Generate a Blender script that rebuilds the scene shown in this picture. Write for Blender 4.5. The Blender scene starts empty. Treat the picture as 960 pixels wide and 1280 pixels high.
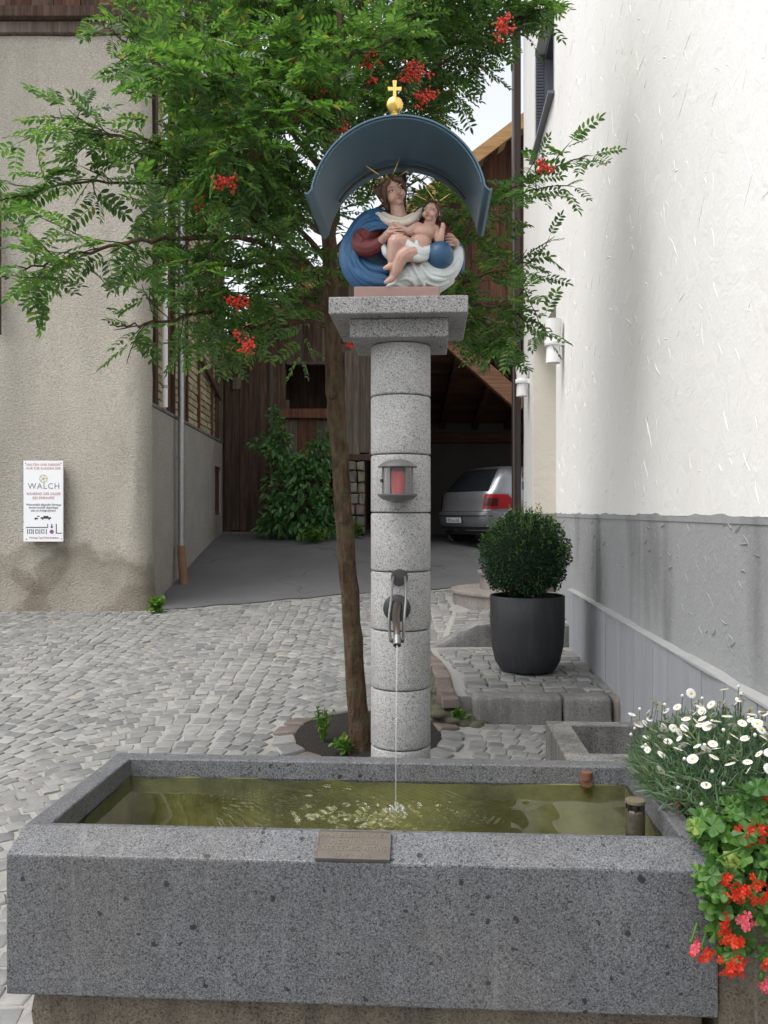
import bpy, bmesh, math, random
import numpy as np
from mathutils import Vector, Matrix, Euler
R = math.radians
random.seed(7); rng = np.random.default_rng(7)
scene = bpy.context.scene
COL = scene.collection

# ------------------------------------------------------------------ camera
F = 1040.0; EYE = 1.6
cam_d = bpy.data.cameras.new('camera'); cam = bpy.data.objects.new('camera', cam_d); COL.objects.link(cam)
cam.location = (0, 0, EYE); cam.rotation_euler = (R(90), 0, 0)
cam_d.sensor_fit = 'VERTICAL'; cam_d.sensor_height = 24.0; cam_d.lens = 24.0 * F / 1280.0
cam_d.clip_start = 0.05; cam_d.clip_end = 2000
scene.camera = cam
# ------------------------------------------------------------------ sky, sun, exposure
SUN_EL, SUN_AZ = R(64), R(243)          # azimuth clockwise from +Y
world = bpy.data.worlds.new('World'); scene.world = world; world.use_nodes = True
wn = world.node_tree; wn.nodes.clear()
sky = wn.nodes.new('ShaderNodeTexSky'); sky.sky_type = 'NISHITA'; sky.sun_disc = False
sky.sun_elevation = SUN_EL; sky.sun_rotation = SUN_AZ; sky.dust_density = 4.0; sky.air_density = 1.0; sky.ozone_density = 1.0
hsv = wn.nodes.new('ShaderNodeHueSaturation'); hsv.inputs['Saturation'].default_value = 0.22; hsv.inputs['Value'].default_value = 1.5
bg = wn.nodes.new('ShaderNodeBackground'); bg.inputs['Strength'].default_value = 0.15
wo = wn.nodes.new('ShaderNodeOutputWorld')
wn.links.new(sky.outputs[0], hsv.inputs['Color']); wn.links.new(hsv.outputs[0], bg.inputs[0]); wn.links.new(bg.outputs[0], wo.inputs[0])
sun_d = bpy.data.lights.new('sun', 'SUN'); sun_d.energy = 0.9; sun_d.angle = R(38); sun_d.color = (1, 0.96, 0.9)
sun = bpy.data.objects.new('sun', sun_d); COL.objects.link(sun)
sdir = Vector((math.sin(SUN_AZ) * math.cos(SUN_EL), math.cos(SUN_AZ) * math.cos(SUN_EL), math.sin(SUN_EL)))
sun.rotation_euler = (-sdir).to_track_quat('-Z', 'Y').to_euler(); sun.location = sdir * 30
vs = scene.view_settings; vs.view_transform = 'Standard'; vs.look = 'None'; vs.gamma = 1; vs.use_curve_mapping = False
vs.exposure = 0.58

# ------------------------------------------------------------------ helpers
def P(px, py, d): return Vector(((px - 480) * d / F, d, EYE - (py - 640) * d / F))
def sstep(t): t = max(0., min(1., t)); return t * t * (3 - 2 * t)
def gz(x, d):
    dd = max(2., min(16., d))
    return .082 * (dd - 3.5) + .27 * sstep((dd - 9) / 5.8) * sstep((.8 - x) / 1.6)
WLOC = {}
def tag(o, label=None, cat=None, group=None, kind=None):
    if label: o['label'] = label
    if cat: o['category'] = cat
    if group: o['group'] = group
    if kind: o['kind'] = kind
    return o
def empty(name, loc, label=None, cat=None, group=None, kind=None):
    o = bpy.data.objects.new(name, None); COL.objects.link(o); o.location = loc; o.empty_display_size = .1
    WLOC[o] = Vector(loc); return tag(o, label, cat, group, kind)
def link(name, me, parent=None):
    o = bpy.data.objects.new(name, me); COL.objects.link(o)
    if parent is not None: o.parent = parent; WLOC[o] = WLOC[parent]
    else: WLOC[o] = Vector((0, 0, 0))
    return o
def inst(name, me, loc, rotz=0, parent=None, scale=None, rot=None):
    o = link(name, me, parent)
    o.location = Vector(loc) - (WLOC[parent] if parent is not None else Vector((0, 0, 0)))
    o.rotation_euler = rot if rot is not None else (0, 0, rotz)
    if scale is not None: o.scale = scale
    return o
class MB:
    def __init__(s): s.v = []; s.f = []; s.m = []
    def add(s, vs_, fs, m=0):
        b = len(s.v); s.v += [tuple(p) for p in vs_]; s.f += [tuple(i + b for i in f) for f in fs]; s.m += [m] * len(fs); return s
    def box(s, x0, x1, y0, y1, z0, z1, T=None, m=0):
        p = [(x0,y0,z0),(x1,y0,z0),(x1,y1,z0),(x0,y1,z0),(x0,y0,z1),(x1,y0,z1),(x1,y1,z1),(x0,y1,z1)]
        if T: p = [T(*q) for q in p]
        return s.add(p, [(0,3,2,1),(4,5,6,7),(0,1,5,4),(1,2,6,5),(2,3,7,6),(3,0,4,7)], m)
    def bar(s, a, b, w, h, up=(0, 0, 1), m=0):
        a = Vector(a); b = Vector(b); t = (b - a).normalized(); u = t.cross(Vector(up))
        u = u.normalized() if u.length > 1e-5 else Vector((1, 0, 0)); n = u.cross(t)
        c = []
        for q in (a, b):
            for i, j in ((-1,-1),(1,-1),(1,1),(-1,1)): c.append(q + u * (w / 2 * i) + n * (h / 2 * j))
        return s.add(c, [(0,3,2,1),(4,5,6,7),(0,1,5,4),(1,2,6,5),(2,3,7,6),(3,0,4,7)], m)
    def tube(s, pts, rads, n=8, m=0, flat=1.0):
        pts = [Vector(p) for p in pts]
        if not hasattr(rads, '__len__'): rads = [rads] * len(pts)
        vs_ = []; prev = None
        for i, p in enumerate(pts):
            t = (pts[min(i + 1, len(pts) - 1)] - pts[max(i - 1, 0)])
            t = t.normalized() if t.length > 1e-9 else Vector((0, 0, 1))
            if prev is None:
                u = t.cross(Vector((0, 0, 1)));  u = u if u.length > .05 else t.cross(Vector((1, 0, 0)))
            else: u = prev - t * prev.dot(t)
            u.normalize(); prev = u; w = t.cross(u)
            for k in range(n):
                a = 2 * math.pi * k / n
                vs_.append(p + u * (rads[i] * math.cos(a)) + w * (rads[i] * flat * math.sin(a)))
        fs = []
        for i in range(len(pts) - 1):
            for k in range(n): fs.append((i*n+k, i*n+(k+1) % n, (i+1)*n+(k+1) % n, (i+1)*n+k))
        L = len(pts) - 1
        fs.append(tuple(range(n - 1, -1, -1))); fs.append(tuple(L*n + k for k in range(n)))
        return s.add(vs_, fs, m)
    def lathe(s, prof, c, n=32, T=None, m=0, a0=0, a1=2*math.pi):
        full = abs(a1 - a0 - 2*math.pi) < 1e-6; k_n = n if full else n + 1; vs_ = []
        for r, z in prof:
            for k in range(k_n):
                a = a0 + (a1 - a0) * k / n; q = (c[0] + r*math.cos(a), c[1] + r*math.sin(a), c[2] + z)
                vs_.append(T(*q) if T else q)
        fs = []
        for i in range(len(prof) - 1):
            for k in range(n):
                k2 = (k + 1) % k_n if full else k + 1
                fs.append((i*k_n+k, i*k_n+k2, (i+1)*k_n+k2, (i+1)*k_n+k))
        if full:
            if prof[0][0] > 1e-6: fs.append(tuple(range(k_n - 1, -1, -1)))
            if prof[-1][0] > 1e-6: fs.append(tuple((len(prof)-1)*k_n + k for k in range(k_n)))
        return s.add(vs_, fs, m)
    def ell(s, c, r, M=None, nu=14, nv=10, m=0):
        c = Vector(c); r = (r, r, r) if not hasattr(r, '__len__') else r; vs_ = []
        for j in range(nv + 1):
            ph = math.pi * j / nv
            for i in range(nu):
                a = 2*math.pi*i/nu
                q = Vector((r[0]*math.sin(ph)*math.cos(a), r[1]*math.sin(ph)*math.sin(a), r[2]*math.cos(ph)))
                vs_.append(c + (M @ q if M else q))
        fs = []
        for j in range(nv):
            for i in range(nu): fs.append((j*nu+i, (j+1)*nu+i, (j+1)*nu+(i+1) % nu, j*nu+(i+1) % nu))
        return s.add(vs_, fs, m)
    def prism(s, poly, y0, y1, T=None, m=0):      # poly in (x,z), extruded along y
        n = len(poly); p = [(x, y0, z) for x, z in poly] + [(x, y1, z) for x, z in poly]
        if T: p = [T(*q) for q in p]
        return s.add(p, [tuple(range(n)), tuple(range(2*n-1, n-1, -1))] + [(i, i+n, (i+1) % n + n, (i+1) % n) for i in range(n)], m)
    def mesh(s, name, mats, off=None, smooth=False, bevel=0, seg=2, angle=30):
        me = bpy.data.meshes.new(name); o = off or Vector((0, 0, 0))
        me.from_pydata([(p[0]-o[0], p[1]-o[1], p[2]-o[2]) for p in s.v], [], s.f)
        for mt in (mats if isinstance(mats, (list, tuple)) else [mats]): me.materials.append(mt)
        if any(s.m): me.polygons.foreach_set('material_index', s.m)
        bm = bmesh.new(); bm.from_mesh(me)
        bmesh.ops.remove_doubles(bm, verts=bm.verts, dist=1e-6)
        bmesh.ops.recalc_face_normals(bm, faces=bm.faces)
        if bevel:
            ed = [e for e in bm.edges if len(e.link_faces) == 2 and e.calc_face_angle(0) > R(angle)]
            bmesh.ops.bevel(bm, geom=ed, offset=bevel, segments=seg, affect='EDGES', clamp_overlap=True, profile=.5)
        bm.to_mesh(me); bm.free()
        if smooth:
            me.polygons.foreach_set('use_smooth', [True]*len(me.polygons))
            me.set_sharp_from_angle(angle=R(40))
        me.update(); return me
    def build(s, name, mats, parent=None, **k):
        return link(name, s.mesh(name, mats, WLOC[parent] if parent is not None else None, **k), parent)
def npmesh(name, V, Fc, mat, parent=None, smooth=False):
    """V (n,3) array, Fc (m,k) array"""
    me = bpy.data.meshes.new(name); V = np.asarray(V, dtype=np.float64)
    if parent is not None: V = V - np.array(WLOC[parent])
    me.from_pydata(V.tolist(), [], np.asarray(Fc).tolist()); me.materials.append(mat)
    if smooth: me.polygons.foreach_set('use_smooth', [True]*len(me.polygons))
    me.update(); return link(name, me, parent)
def remeshed(mb, voxel, smooth_it=6, fac=.5):
    me = mb.mesh('tmp', []); o = bpy.data.objects.new('tmp', me); COL.objects.link(o)
    m = o.modifiers.new('r', 'REMESH'); m.mode = 'VOXEL'; m.voxel_size = voxel; m.adaptivity = 0
    if smooth_it:
        q = o.modifiers.new('s', 'SMOOTH'); q.iterations = smooth_it; q.factor = fac
    dg = bpy.context.evaluated_depsgraph_get(); dg.update()
    res = bpy.data.meshes.new_from_object(o.evaluated_get(dg))
    bpy.data.objects.remove(o); bpy.data.meshes.remove(me)
    res.polygons.foreach_set('use_smooth', [True]*len(res.polygons)); return res
def sculpt(name, mb, voxel, mat, parent, smooth_it=6, fac=.5):
    me = remeshed(mb, voxel, smooth_it, fac); me.name = name; me.transform(Matrix.Translation(-WLOC[parent]))
    me.materials.clear(); me.materials.append(mat); return link(name, me, parent)
def text_mesh(name, body, size, mat, M, parent, depth=0.0004, align='CENTER', spacing=1.0, sx=1.0):
    cu = bpy.data.curves.new('t', 'FONT'); cu.body = body; cu.size = size; cu.align_x = align; cu.extrude = depth; cu.space_character = spacing
    cu.resolution_u = 2
    o = bpy.data.objects.new('t', cu); COL.objects.link(o)
    dg = bpy.context.evaluated_depsgraph_get(); dg.update()
    me = bpy.data.meshes.new_from_object(o.evaluated_get(dg)); bpy.data.objects.remove(o)
    me.transform(M @ Matrix.Diagonal((sx, 1, 1, 1))); me.transform(Matrix.Translation(-WLOC[parent])); me.name = name
    me.materials.clear(); me.materials.append(mat); return link(name, me, parent)
def spline(pts, n=6):
    """catmull-rom through points (tuples any dim)"""
    pts = [np.array(p, float) for p in pts]; out = []
    for i in range(len(pts) - 1):
        p0 = pts[max(i-1, 0)]; p1 = pts[i]; p2 = pts[i+1]; p3 = pts[min(i+2, len(pts)-1)]
        for k in range(n):
            t = k / n
            out.append(.5*((2*p1)+(-p0+p2)*t+(2*p0-5*p1+4*p2-p3)*t*t+(-p0+3*p1-3*p2+p3)*t**3))
    out.append(pts[-1]); return out

# ------------------------------------------------------------------ materials
class NT:
    def __init__(s, name):
        s.m = bpy.data.materials.new(name); s.m.use_nodes = True; s.t = s.m.node_tree; s.t.nodes.clear()
        s.out = s.n('ShaderNodeOutputMaterial'); s.b = s.n('ShaderNodeBsdfPrincipled'); s.l(s.b.outputs[0], s.out.inputs[0])
        s.geo = s.n('ShaderNodeNewGeometry'); s.pos = s.geo.outputs['Position']
    def n(s, t, **k):
        x = s.t.nodes.new(t)
        for a, v in k.items(): setattr(x, a, v)
        return x
    def l(s, a, b): s.t.links.new(a, b)
    def set(s, sock, v):
        if hasattr(v, 'links') or isinstance(v, bpy.types.NodeSocket): s.l(v, sock)
        else: sock.default_value = v
    def noise(s, scale, detail=4, rough=.55, vec=None, dist=0):
        x = s.n('ShaderNodeTexNoise'); x.inputs['Scale'].default_value = scale; x.inputs['Detail'].default_value = detail
        x.inputs['Roughness'].default_value = rough; x.inputs['Distortion'].default_value = dist; s.l(vec or s.pos, x.inputs['Vector']); return x.outputs['Fac']
    def voro(s, scale, vec=None, feature='F1', rnd=1):
        x = s.n('ShaderNodeTexVoronoi'); x.feature = feature; x.inputs['Scale'].default_value = scale; x.inputs['Randomness'].default_value = rnd
        s.l(vec or s.pos, x.inputs['Vector']); return x
    def ramp(s, fac, stops, interp='LINEAR'):
        x = s.n('ShaderNodeValToRGB'); e = x.color_ramp; e.interpolation = interp
        while len(e.elements) < len(stops): e.elements.new(.5)
        for q, (p, c) in zip(e.elements, stops): q.position = p; q.color = c if len(c) == 4 else (*c, 1)
        s.l(fac, x.inputs[0]); return x.outputs[0]
    def mix(s, fac, a, b, mode='MIX'):
        x = s.n('ShaderNodeMix'); x.data_type = 'RGBA'; x.blend_type = mode
        s.set(x.inputs['Factor'], fac)
        for q, v in ((x.inputs[6], a), (x.inputs[7], b)):
            if isinstance(v, tuple) and len(v) == 3: v = (*v, 1)
            s.set(q, v)
        return x.outputs[2]
    def math(s, op, a, b=0, clamp=False):
        x = s.n('ShaderNodeMath'); x.operation = op; x.use_clamp = clamp; s.set(x.inputs[0], a); s.set(x.inputs[1], b); return x.outputs[0]
    def mapv(s, scale=(1,1,1), loc=(0,0,0), rot=(0,0,0), vec=None):
        x = s.n('ShaderNodeMapping'); x.inputs['Scale'].default_value = scale; x.inputs['Rotation'].default_value = rot; s.l(vec or s.pos, x.inputs[0])
        s.set(x.inputs['Location'], loc); return x.outputs[0]
    def sep(s, vec=None):
        x = s.n('ShaderNodeSeparateXYZ'); s.l(vec or s.pos, x.inputs[0]); return x.outputs
    def rnd(s):
        a = s.geo.outputs['Random Per Island']; o = s.n('ShaderNodeObjectInfo').outputs['Random']
        return s.math('FRACT', s.math('ADD', a, o))
    def bump(s, h, strength=.3, dist=.01, nrm=None):
        x = s.n('ShaderNodeBump'); x.inputs['Strength'].default_value = strength; x.inputs['Distance'].default_value = dist
        s.l(h, x.inputs['Height'])
        if nrm is not None: s.l(nrm, x.inputs['Normal'])
        s.l(x.outputs[0], s.b.inputs['Normal']); return x.outputs[0]
    def fin(s, color=None, rough=.6, metal=0, spec=None, **k):
        if color is not None:
            if isinstance(color, tuple) and len(color) == 3: color = (*color, 1)
            s.set(s.b.inputs['Base Color'], color)
        s.set(s.b.inputs['Roughness'], rough); s.b.inputs['Metallic'].default_value = metal
        if spec is not None: s.b.inputs['Specular IOR Level'].default_value = spec
        for a, v in k.items(): s.set(s.b.inputs[a], v)
        return s.m
def granite(name, lo, mid, hi, grain=230, spots=True, rough=.62, stain=.25, spot_scale=14, bumpd=.0025, warm=(.20,.17,.12)):
    n = NT(name); v = n.voro(grain); g = n.sep(v.outputs['Color'])[0]
    c = n.ramp(g, [(0, lo), (.13, lo), (.2, mid), (.62, mid), (.8, hi), (1, hi)])
    v2 = n.voro(grain * .6); g2 = n.sep(v2.outputs['Color'])[1]
    c = n.mix(n.ramp(g2, [(0, (1,1,1)), (.06, (1,1,1)), (.09, (0,0,0)), (1, (0,0,0))]), c, tuple(x * .8 for x in lo))
    if spots:
        wv = n.n('ShaderNodeVectorMath'); wv.operation = 'ADD'; nz = n.n('ShaderNodeTexNoise'); nz.inputs['Scale'].default_value = 60
        sc = n.n('ShaderNodeVectorMath'); sc.operation = 'SCALE'; sc.inputs['Scale'].default_value = .022
        n.l(n.pos, nz.inputs['Vector']); n.l(nz.outputs['Color'], sc.inputs[0]); n.l(n.pos, wv.inputs[0]); n.l(sc.outputs[0], wv.inputs[1])
        v3 = n.voro(spot_scale, wv.outputs[0]); d3 = v3.outputs['Distance']; r3 = n.sep(v3.outputs['Color'])[0]
        rad = n.math('MULTIPLY', n.math('POWER', r3, 2.8), .27)
        c = n.mix(n.math('LESS_THAN', d3, rad), c, tuple(x * .4 for x in lo))
    st = n.noise(2.2, 5, .6); c = n.mix(n.math('MULTIPLY', n.math('SUBTRACT', st, .42, True), stain * 4, True), c, n.mix(1, c, warm, 'MIX') if False else warm)
    st2 = n.noise(5, 4, .6); c = n.mix(.5, c, n.mix(n.ramp(st2, [(.3, (0,0,0)), (.7, (1,1,1))]), c, n.mix(1, c, (.55,.55,.55), 'MULTIPLY')))
    stv = n.noise(1, 5, .65, n.mapv((9, 9, .8)), .4); c = n.mix(n.math('MULTIPLY', n.ramp(stv, [(.42, (0,0,0)), (.62, (1,1,1))]), stain*1.6), c, n.mix(1, c, (.42,.41,.40), 'MULTIPLY'))
    lim = n.noise(1, 5, .6, n.mapv((14, 14, 1.2), (5, 3, 1)), .5); c = n.mix(n.math('MULTIPLY', n.ramp(lim, [(.6, (0,0,0)), (.72, (1,1,1))]), stain*.9), c, (.42,.42,.40))
    h = n.math('ADD', n.noise(grain * .8, 3, .7), n.math('MULTIPLY', g2, .5)); n.bump(h, .5, bumpd)
    return n.fin(c, rough)
def plain(name, col, rough=.5, metal=0, nscale=0, namt=.2, bscale=0, bdist=.002, spec=None, bstr=.4):
    n = NT(name); c = col
    if nscale:
        f = n.noise(nscale, 5, .6); c = n.mix(f, tuple(x * (1 - namt) for x in col), tuple(min(1, x * (1 + namt)) for x in col))
    if bscale: n.bump(n.noise(bscale, 4, .6), bstr, bdist)
    return n.fin(c, rough, metal, spec)
def wood(name, a, b, axis='z', grain=26, rough=.8, weather=(.3,.28,.25), wamt=.25):
    n = NT(name); r = n.rnd(); off = n.n('ShaderNodeCombineXYZ'); n.l(n.math('MULTIPLY', r, 37.), off.inputs[0]); n.l(n.math('MULTIPLY', r, 91.), off.inputs[1])
    sc = {'z': (grain, grain, 1.6), 'x': (1.6, grain, grain), 'y': (grain, 1.6, grain)}[axis]
    v = n.mapv(sc, off.outputs[0]); f = n.noise(1.0, 6, .65, v, .6)
    c = n.ramp(f, [(.25, tuple(x * .45 for x in a)), (.45, a), (.7, b), (.9, tuple(min(1, x * 1.25) for x in b))])
    hs = n.n('ShaderNodeHueSaturation'); n.l(c, hs.inputs['Color']); n.l(n.math('ADD', n.math('MULTIPLY', r, .75), .6), hs.inputs['Value'])
    w = n.noise(1.3, 4, .6, n.mapv((1, 1, .5), off.outputs[0])); c = n.mix(n.math('MULTIPLY', n.math('SUBTRACT', w, .45, True), wamt * 5, True), hs.outputs[0], weather)
    n.bump(f, .6, .006); return n.fin(c, rough, 0, .25)
def leafmat(name, a, b, trans=.35, rough=.4, spec=.5, tcol=None):
    n = NT(name); r = n.rnd(); c = n.ramp(r, [(0, a), (.5, tuple((x + y) / 2 for x, y in zip(a, b))), (.975, b), (.985, b if 'petal' in name else (b[0]*1.9, b[1]*1.05, b[2])), (1, b if 'petal' in name else (b[0]*2.2, b[1]*.95, b[2]))])
    c = n.mix(n.noise(1.7, 2), n.mix(1, c, (.75, .8, .8), 'MULTIPLY'), c)
    n.fin(c, rough, 0, spec); t = n.n('ShaderNodeBsdfTranslucent')
    n.l(n.mix(1, c, (*(tcol or (1.7, 1.9, .9)), 1), 'MULTIPLY'), t.inputs[0]); mx = n.n('ShaderNodeMixShader'); mx.inputs[0].default_value = trans
    n.l(n.b.outputs[0], mx.inputs[1]); n.l(t.outputs[0], mx.inputs[2]); n.l(mx.outputs[0], n.out.inputs[0]); return n.m
M = {}
M['granite'] = granite('granite_trough', (.045,.047,.052), (.102,.106,.116), (.185,.192,.205), 340, True, .5, .14, 26)
M['granite_col'] = granite('granite_column', (.20,.20,.20), (.355,.355,.35), (.46,.46,.45), 380, False, .7, .1)
M['granite_cap'] = granite('granite_capital', (.10,.10,.10), (.235,.235,.235), (.36,.36,.36), 340, True, .7, .15, 20)
M['granite_step'] = granite('granite_step', (.11,.11,.11), (.21,.21,.205), (.29,.29,.28), 320, False, .75, .3)
M['granite_pink'] = granite('granite_landing', (.12,.105,.095), (.26,.235,.215), (.36,.335,.31), 320, False, .7, .2)
M['plinthstone'] = granite('brown_stone', (.08,.068,.05), (.145,.122,.09), (.2,.17,.13), 260, False, .85, .35)
M['basin'] = granite('lichen_basin', (.1,.1,.1), (.22,.22,.21), (.31,.31,.30), 320, False, .8, .45, warm=(.09,.08,.06))
M['joint'] = plain('joint_mortar', (.05,.05,.05), .9)
# left plaster
n = NT('rough_plaster'); f1 = n.noise(1.1, 6, .62); f2 = n.noise(9, 5, .65)
c = n.mix(f1, (.60,.55,.465), (.82,.77,.675)); c = n.mix(n.math('MULTIPLY', f2, .5), c, (.62,.585,.52))
sx, sy, sz = n.sep(); 
hgt = n.math('ADD', sz, n.math('MULTIPLY', n.noise(1.1, 4, .6), 1.5))          # rising damp: ragged brown tide mark
band = n.ramp(hgt, [(0, (.0,.0,.0)), (.62, (.0,.0,.0)), (.73, (1,1,1)), (.845, (.75,.75,.75)), (.87, (0,0,0)), (1, (0,0,0))])
hn = n.math('MULTIPLY', hgt, .5); rr = n.ramp(hn, [(0, (.2,.2,.2)), (.55, (.45,.45,.45)), (.82, (.85,.85,.85)), (.9, (.75,.75,.75)), (.925, (0,0,0)), (1, (0,0,0))])
patch = n.ramp(n.noise(.55, 3, .5, n.mapv((1, 1, .4))), [(.42, (0,0,0)), (.56, (1,1,1))])
def stain(c, ctr, rad, amt, sc=(1, 1, 1)):
    vm = n.n('ShaderNodeVectorMath'); vm.operation = 'DISTANCE'; n.l(n.mapv(sc), vm.inputs[0]); vm.inputs[1].default_value = tuple(a*b for a, b in zip(ctr, sc))
    dd = n.math('ADD', n.math('DIVIDE', vm.outputs['Value'], rad), n.math('MULTIPLY', n.math('SUBTRACT', n.noise(2.6, 5, .65), .5), .9))
    return n.mix(n.math('MULTIPLY', n.ramp(dd, [(0, (.25,.25,.25)), (.45, (.5,.5,.5)), (.8, (1,1,1)), (.9, (.8,.8,.8)), (1, (0,0,0))]), amt), c, (.17,.135,.08))
c = stain(c, (-3.25, 9.4, .35), .95, .55); c = stain(c, (-4.5, 9.4, .35), .8, .4); c = stain(c, (-2.75, 9.5, .2), .6, .4); c = stain(c, (-3.9, 9.4, 1.0), .35, .4)
c = n.mix(n.math('MULTIPLY', n.ramp(n.noise(.7, 4, .6, n.mapv((1.3, 1.3, .25))), [(.45, (0,0,0)), (.75, (1,1,1))]), .45), c, (.22,.21,.19))
vor = n.voro(75, n.pos, 'F1').outputs['Distance']; hh = n.math('ADD', n.noise(38, 6, .72), n.math('MULTIPLY', vor, .35)); c = n.mix(n.math('MULTIPLY', n.ramp(n.noise(55, 4, .75), [(.35, (1,1,1)), (.55, (0,0,0))]), .55), c, n.mix(1, c, (.45,.43,.4), 'MULTIPLY')); n.bump(hh, 1.0, .05)  # fine dark noise puts the shade of the rough relief into the colour
M['plaster'] = n.fin(c, .95, 0, .1)
n = NT('side_plaster'); c = n.mix(n.noise(2, 5, .6), (.33,.315,.285), (.50,.48,.435)); c = n.mix(n.math('MULTIPLY', n.ramp(n.noise(45, 4, .75), [(.35, (1,1,1)), (.55, (0,0,0))]), .5), c, n.mix(1, c, (.45,.44,.42), 'MULTIPLY')); n.bump(n.noise(30, 5, .7), .9, .025); M['plaster_side'] = n.fin(c, .95, 0, .1)  # relief shade painted into the side wall's colour as fine dark speckle
# white plaster
n = NT('white_plaster'); c = n.mix(n.noise(.8, 4, .6), (.74,.73,.705), (.80,.795,.78)); c = n.mix(n.math('MULTIPLY', n.math('SUBTRACT', n.noise(1.5, 5, .65, n.mapv((1, 1, .35))), .5, True), 1.0), c, (.62,.60,.55))
h = n.math('ADD', n.noise(7, 5, .6, None, .8), n.math('MULTIPLY', n.noise(55, 3, .6), .25)); n.bump(h, .5, .012); M['white'] = n.fin(c, .85, 0, .25)
n = NT('cream_plaster'); c = n.mix(n.noise(1, 4), (.70,.67,.57), (.77,.74,.65)); n.bump(n.noise(10, 4, .6, None, .8), .5, .015); M['cream'] = n.fin(c, .9)
n = NT('grey_plaster'); c = n.mix(n.noise(1.5, 5, .65), (.27,.275,.28), (.35,.355,.36)); c = n.mix(n.math('MULTIPLY', n.ramp(n.noise(.9, 3, .5, n.mapv((2.2, 2.2, .5), (3.1, .6, 0))), [(.58, (0,0,0)), (.7, (1,1,1))]), .55), c, (.11,.11,.115))
h = n.math('ADD', n.noise(14, 5, .65, None, 1.0), n.math('MULTIPLY', n.noise(60, 3, .6), .4)); n.bump(h, .5, .012); M['greypl'] = n.fin(c, .9, 0, .2)
n = NT('board_concrete'); hs = n.rnd(); c = n.mix(n.noise(3, 5, .65, n.mapv((3, 3, .6))), (.25,.26,.28), (.40,.41,.43)); c = n.mix(n.math('MULTIPLY', hs, .45), c, (.24,.25,.27)); c = n.mix(n.ramp(n.voro(40).outputs['Distance'], [(0, (1,1,1)), (.09, (1,1,1)), (.13, (0,0,0)), (1, (0,0,0))]), c, (.2,.2,.21))
n.bump(n.noise(30, 5, .7), .4, .006); M['concrete'] = n.fin(c, .85)
M['capmortar'] = plain('pale_mortar_cap', (.30,.305,.305), .9, 0, 12, .2, 60, .004)
# paving
n = NT('cobble'); r = n.rnd(); c = n.ramp(r, [(0, (.15,.155,.155)), (.3, (.205,.21,.205)), (.6, (.255,.255,.245)), (.85, (.215,.21,.2)), (.97, (.30,.30,.29)), (.996, (.30,.30,.29)), (.998, (.26,.21,.11)), (1, (.26,.21,.11))])
c = n.mix(n.math('MULTIPLY', n.noise(30, 5, .65), .8), c, n.mix(1, c, (.55,.55,.54), 'MULTIPLY')); n.bump(n.noise(60, 5, .7), .6, .006); M['cobble'] = n.fin(c, .55, 0, .5)
n = NT('red_cobble'); r = n.rnd(); c = n.ramp(r, [(0, (.12,.10,.09)), (.5, (.175,.135,.115)), (1, (.22,.185,.165))]); c = n.mix(n.noise(25, 5, .65), n.mix(1, c, (.6,.6,.6), 'MULTIPLY'), c); n.bump(n.noise(60, 5, .7), .6, .006); M['redcobble'] = n.fin(c, .6)
n = NT('joint_sand'); c = n.mix(n.noise(6, 6, .7), (.22,.215,.2), (.32,.315,.295)); c = n.mix(n.math('MULTIPLY', n.math('SUBTRACT', n.noise(2.0, 4), .55, True), 2.0, True), c, (.10,.10,.06)); n.bump(n.noise(90, 4, .7), .8, .008); M['ground'] = n.fin(c, .9)
n = NT('asphalt'); c = n.mix(n.noise(1.2, 5, .6), (.06,.062,.066), (.145,.146,.15)); c = n.mix(n.ramp(n.voro(160).outputs['Distance'], [(0, (1,1,1)), (.25, (0,0,0)), (1, (0,0,0))]), c, (.12,.12,.12)); n.bump(n.noise(150, 3, .7), .7, .006)
c = n.mix(n.ramp(n.math('ABSOLUTE', n.math('SUBTRACT', n.noise(.45, 3, .5), .5)), [(0, (1,1,1)), (.003, (0,0,0)), (1, (0,0,0))]), c, (.05,.05,.05)); M['asphalt'] = n.fin(c, .75)
M['soil'] = plain('soil', (.02,.016,.012), .95, 0, 40, .6, 60, .04, None, 1.0)
# wood
M['wood_dark'] = wood('dark_barn_wood', (.07,.043,.032), (.14,.092,.068), 'z', 24, .85, (.15,.12,.10), .12)
M['wood_red'] = wood('red_brown_wood', (.10,.045,.028), (.19,.09,.055), 'z', 24, .8, (.16,.11,.09), .12)
M['wood_grey'] = wood('weathered_wood', (.10,.078,.062), (.19,.155,.125), 'z', 26, .9, (.22,.2,.18), .25)
M['beam'] = wood('brown_beam', (.15,.075,.042), (.26,.14,.085), 'x', 22, .7, (.15,.1,.07), .1)
M['beam_y'] = wood('rafter_wood', (.14,.07,.04), (.24,.13,.08), 'y', 22, .7, (.13,.09,.06), .1)
M['sunlit_wood'] = wood('sunlit_tint_wood', (.42,.24,.10), (.60,.38,.18), 'x', 20, .7, (.5,.36,.2), .1)  # pale orange colour paints sunlight onto the barn's verge boards and purlins
M['brick'] = None
n = NT('yellow_brick'); r = n.rnd(); c = n.ramp(r, [(0, (.40,.33,.20)), (.5, (.50,.43,.28)), (1, (.60,.53,.37))]); c = n.mix(n.noise(25, 5, .7), n.mix(1, c, (.7,.68,.62), 'MULTIPLY'), c); n.bump(n.noise(70, 4, .7), .6, .005); M['brick'] = n.fin(c, .9)
M['mortar'] = plain('dark_mortar', (.09,.075,.055), .95, 0, 10, .4, 60, .01)
M['zinc'] = plain('zinc', (.42,.43,.44), .38, .85, 14, .2)
M['clay'] = plain('clay_pipe', (.22,.12,.075), .75, 0, 12, .25)
M['brownmetal'] = plain('brown_metal', (.075,.055,.052), .38, .3, 8, .15)
M['rust'] = plain('rust', (.12,.055,.03), .9, 0, 40, .4, 90, .003)
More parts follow.
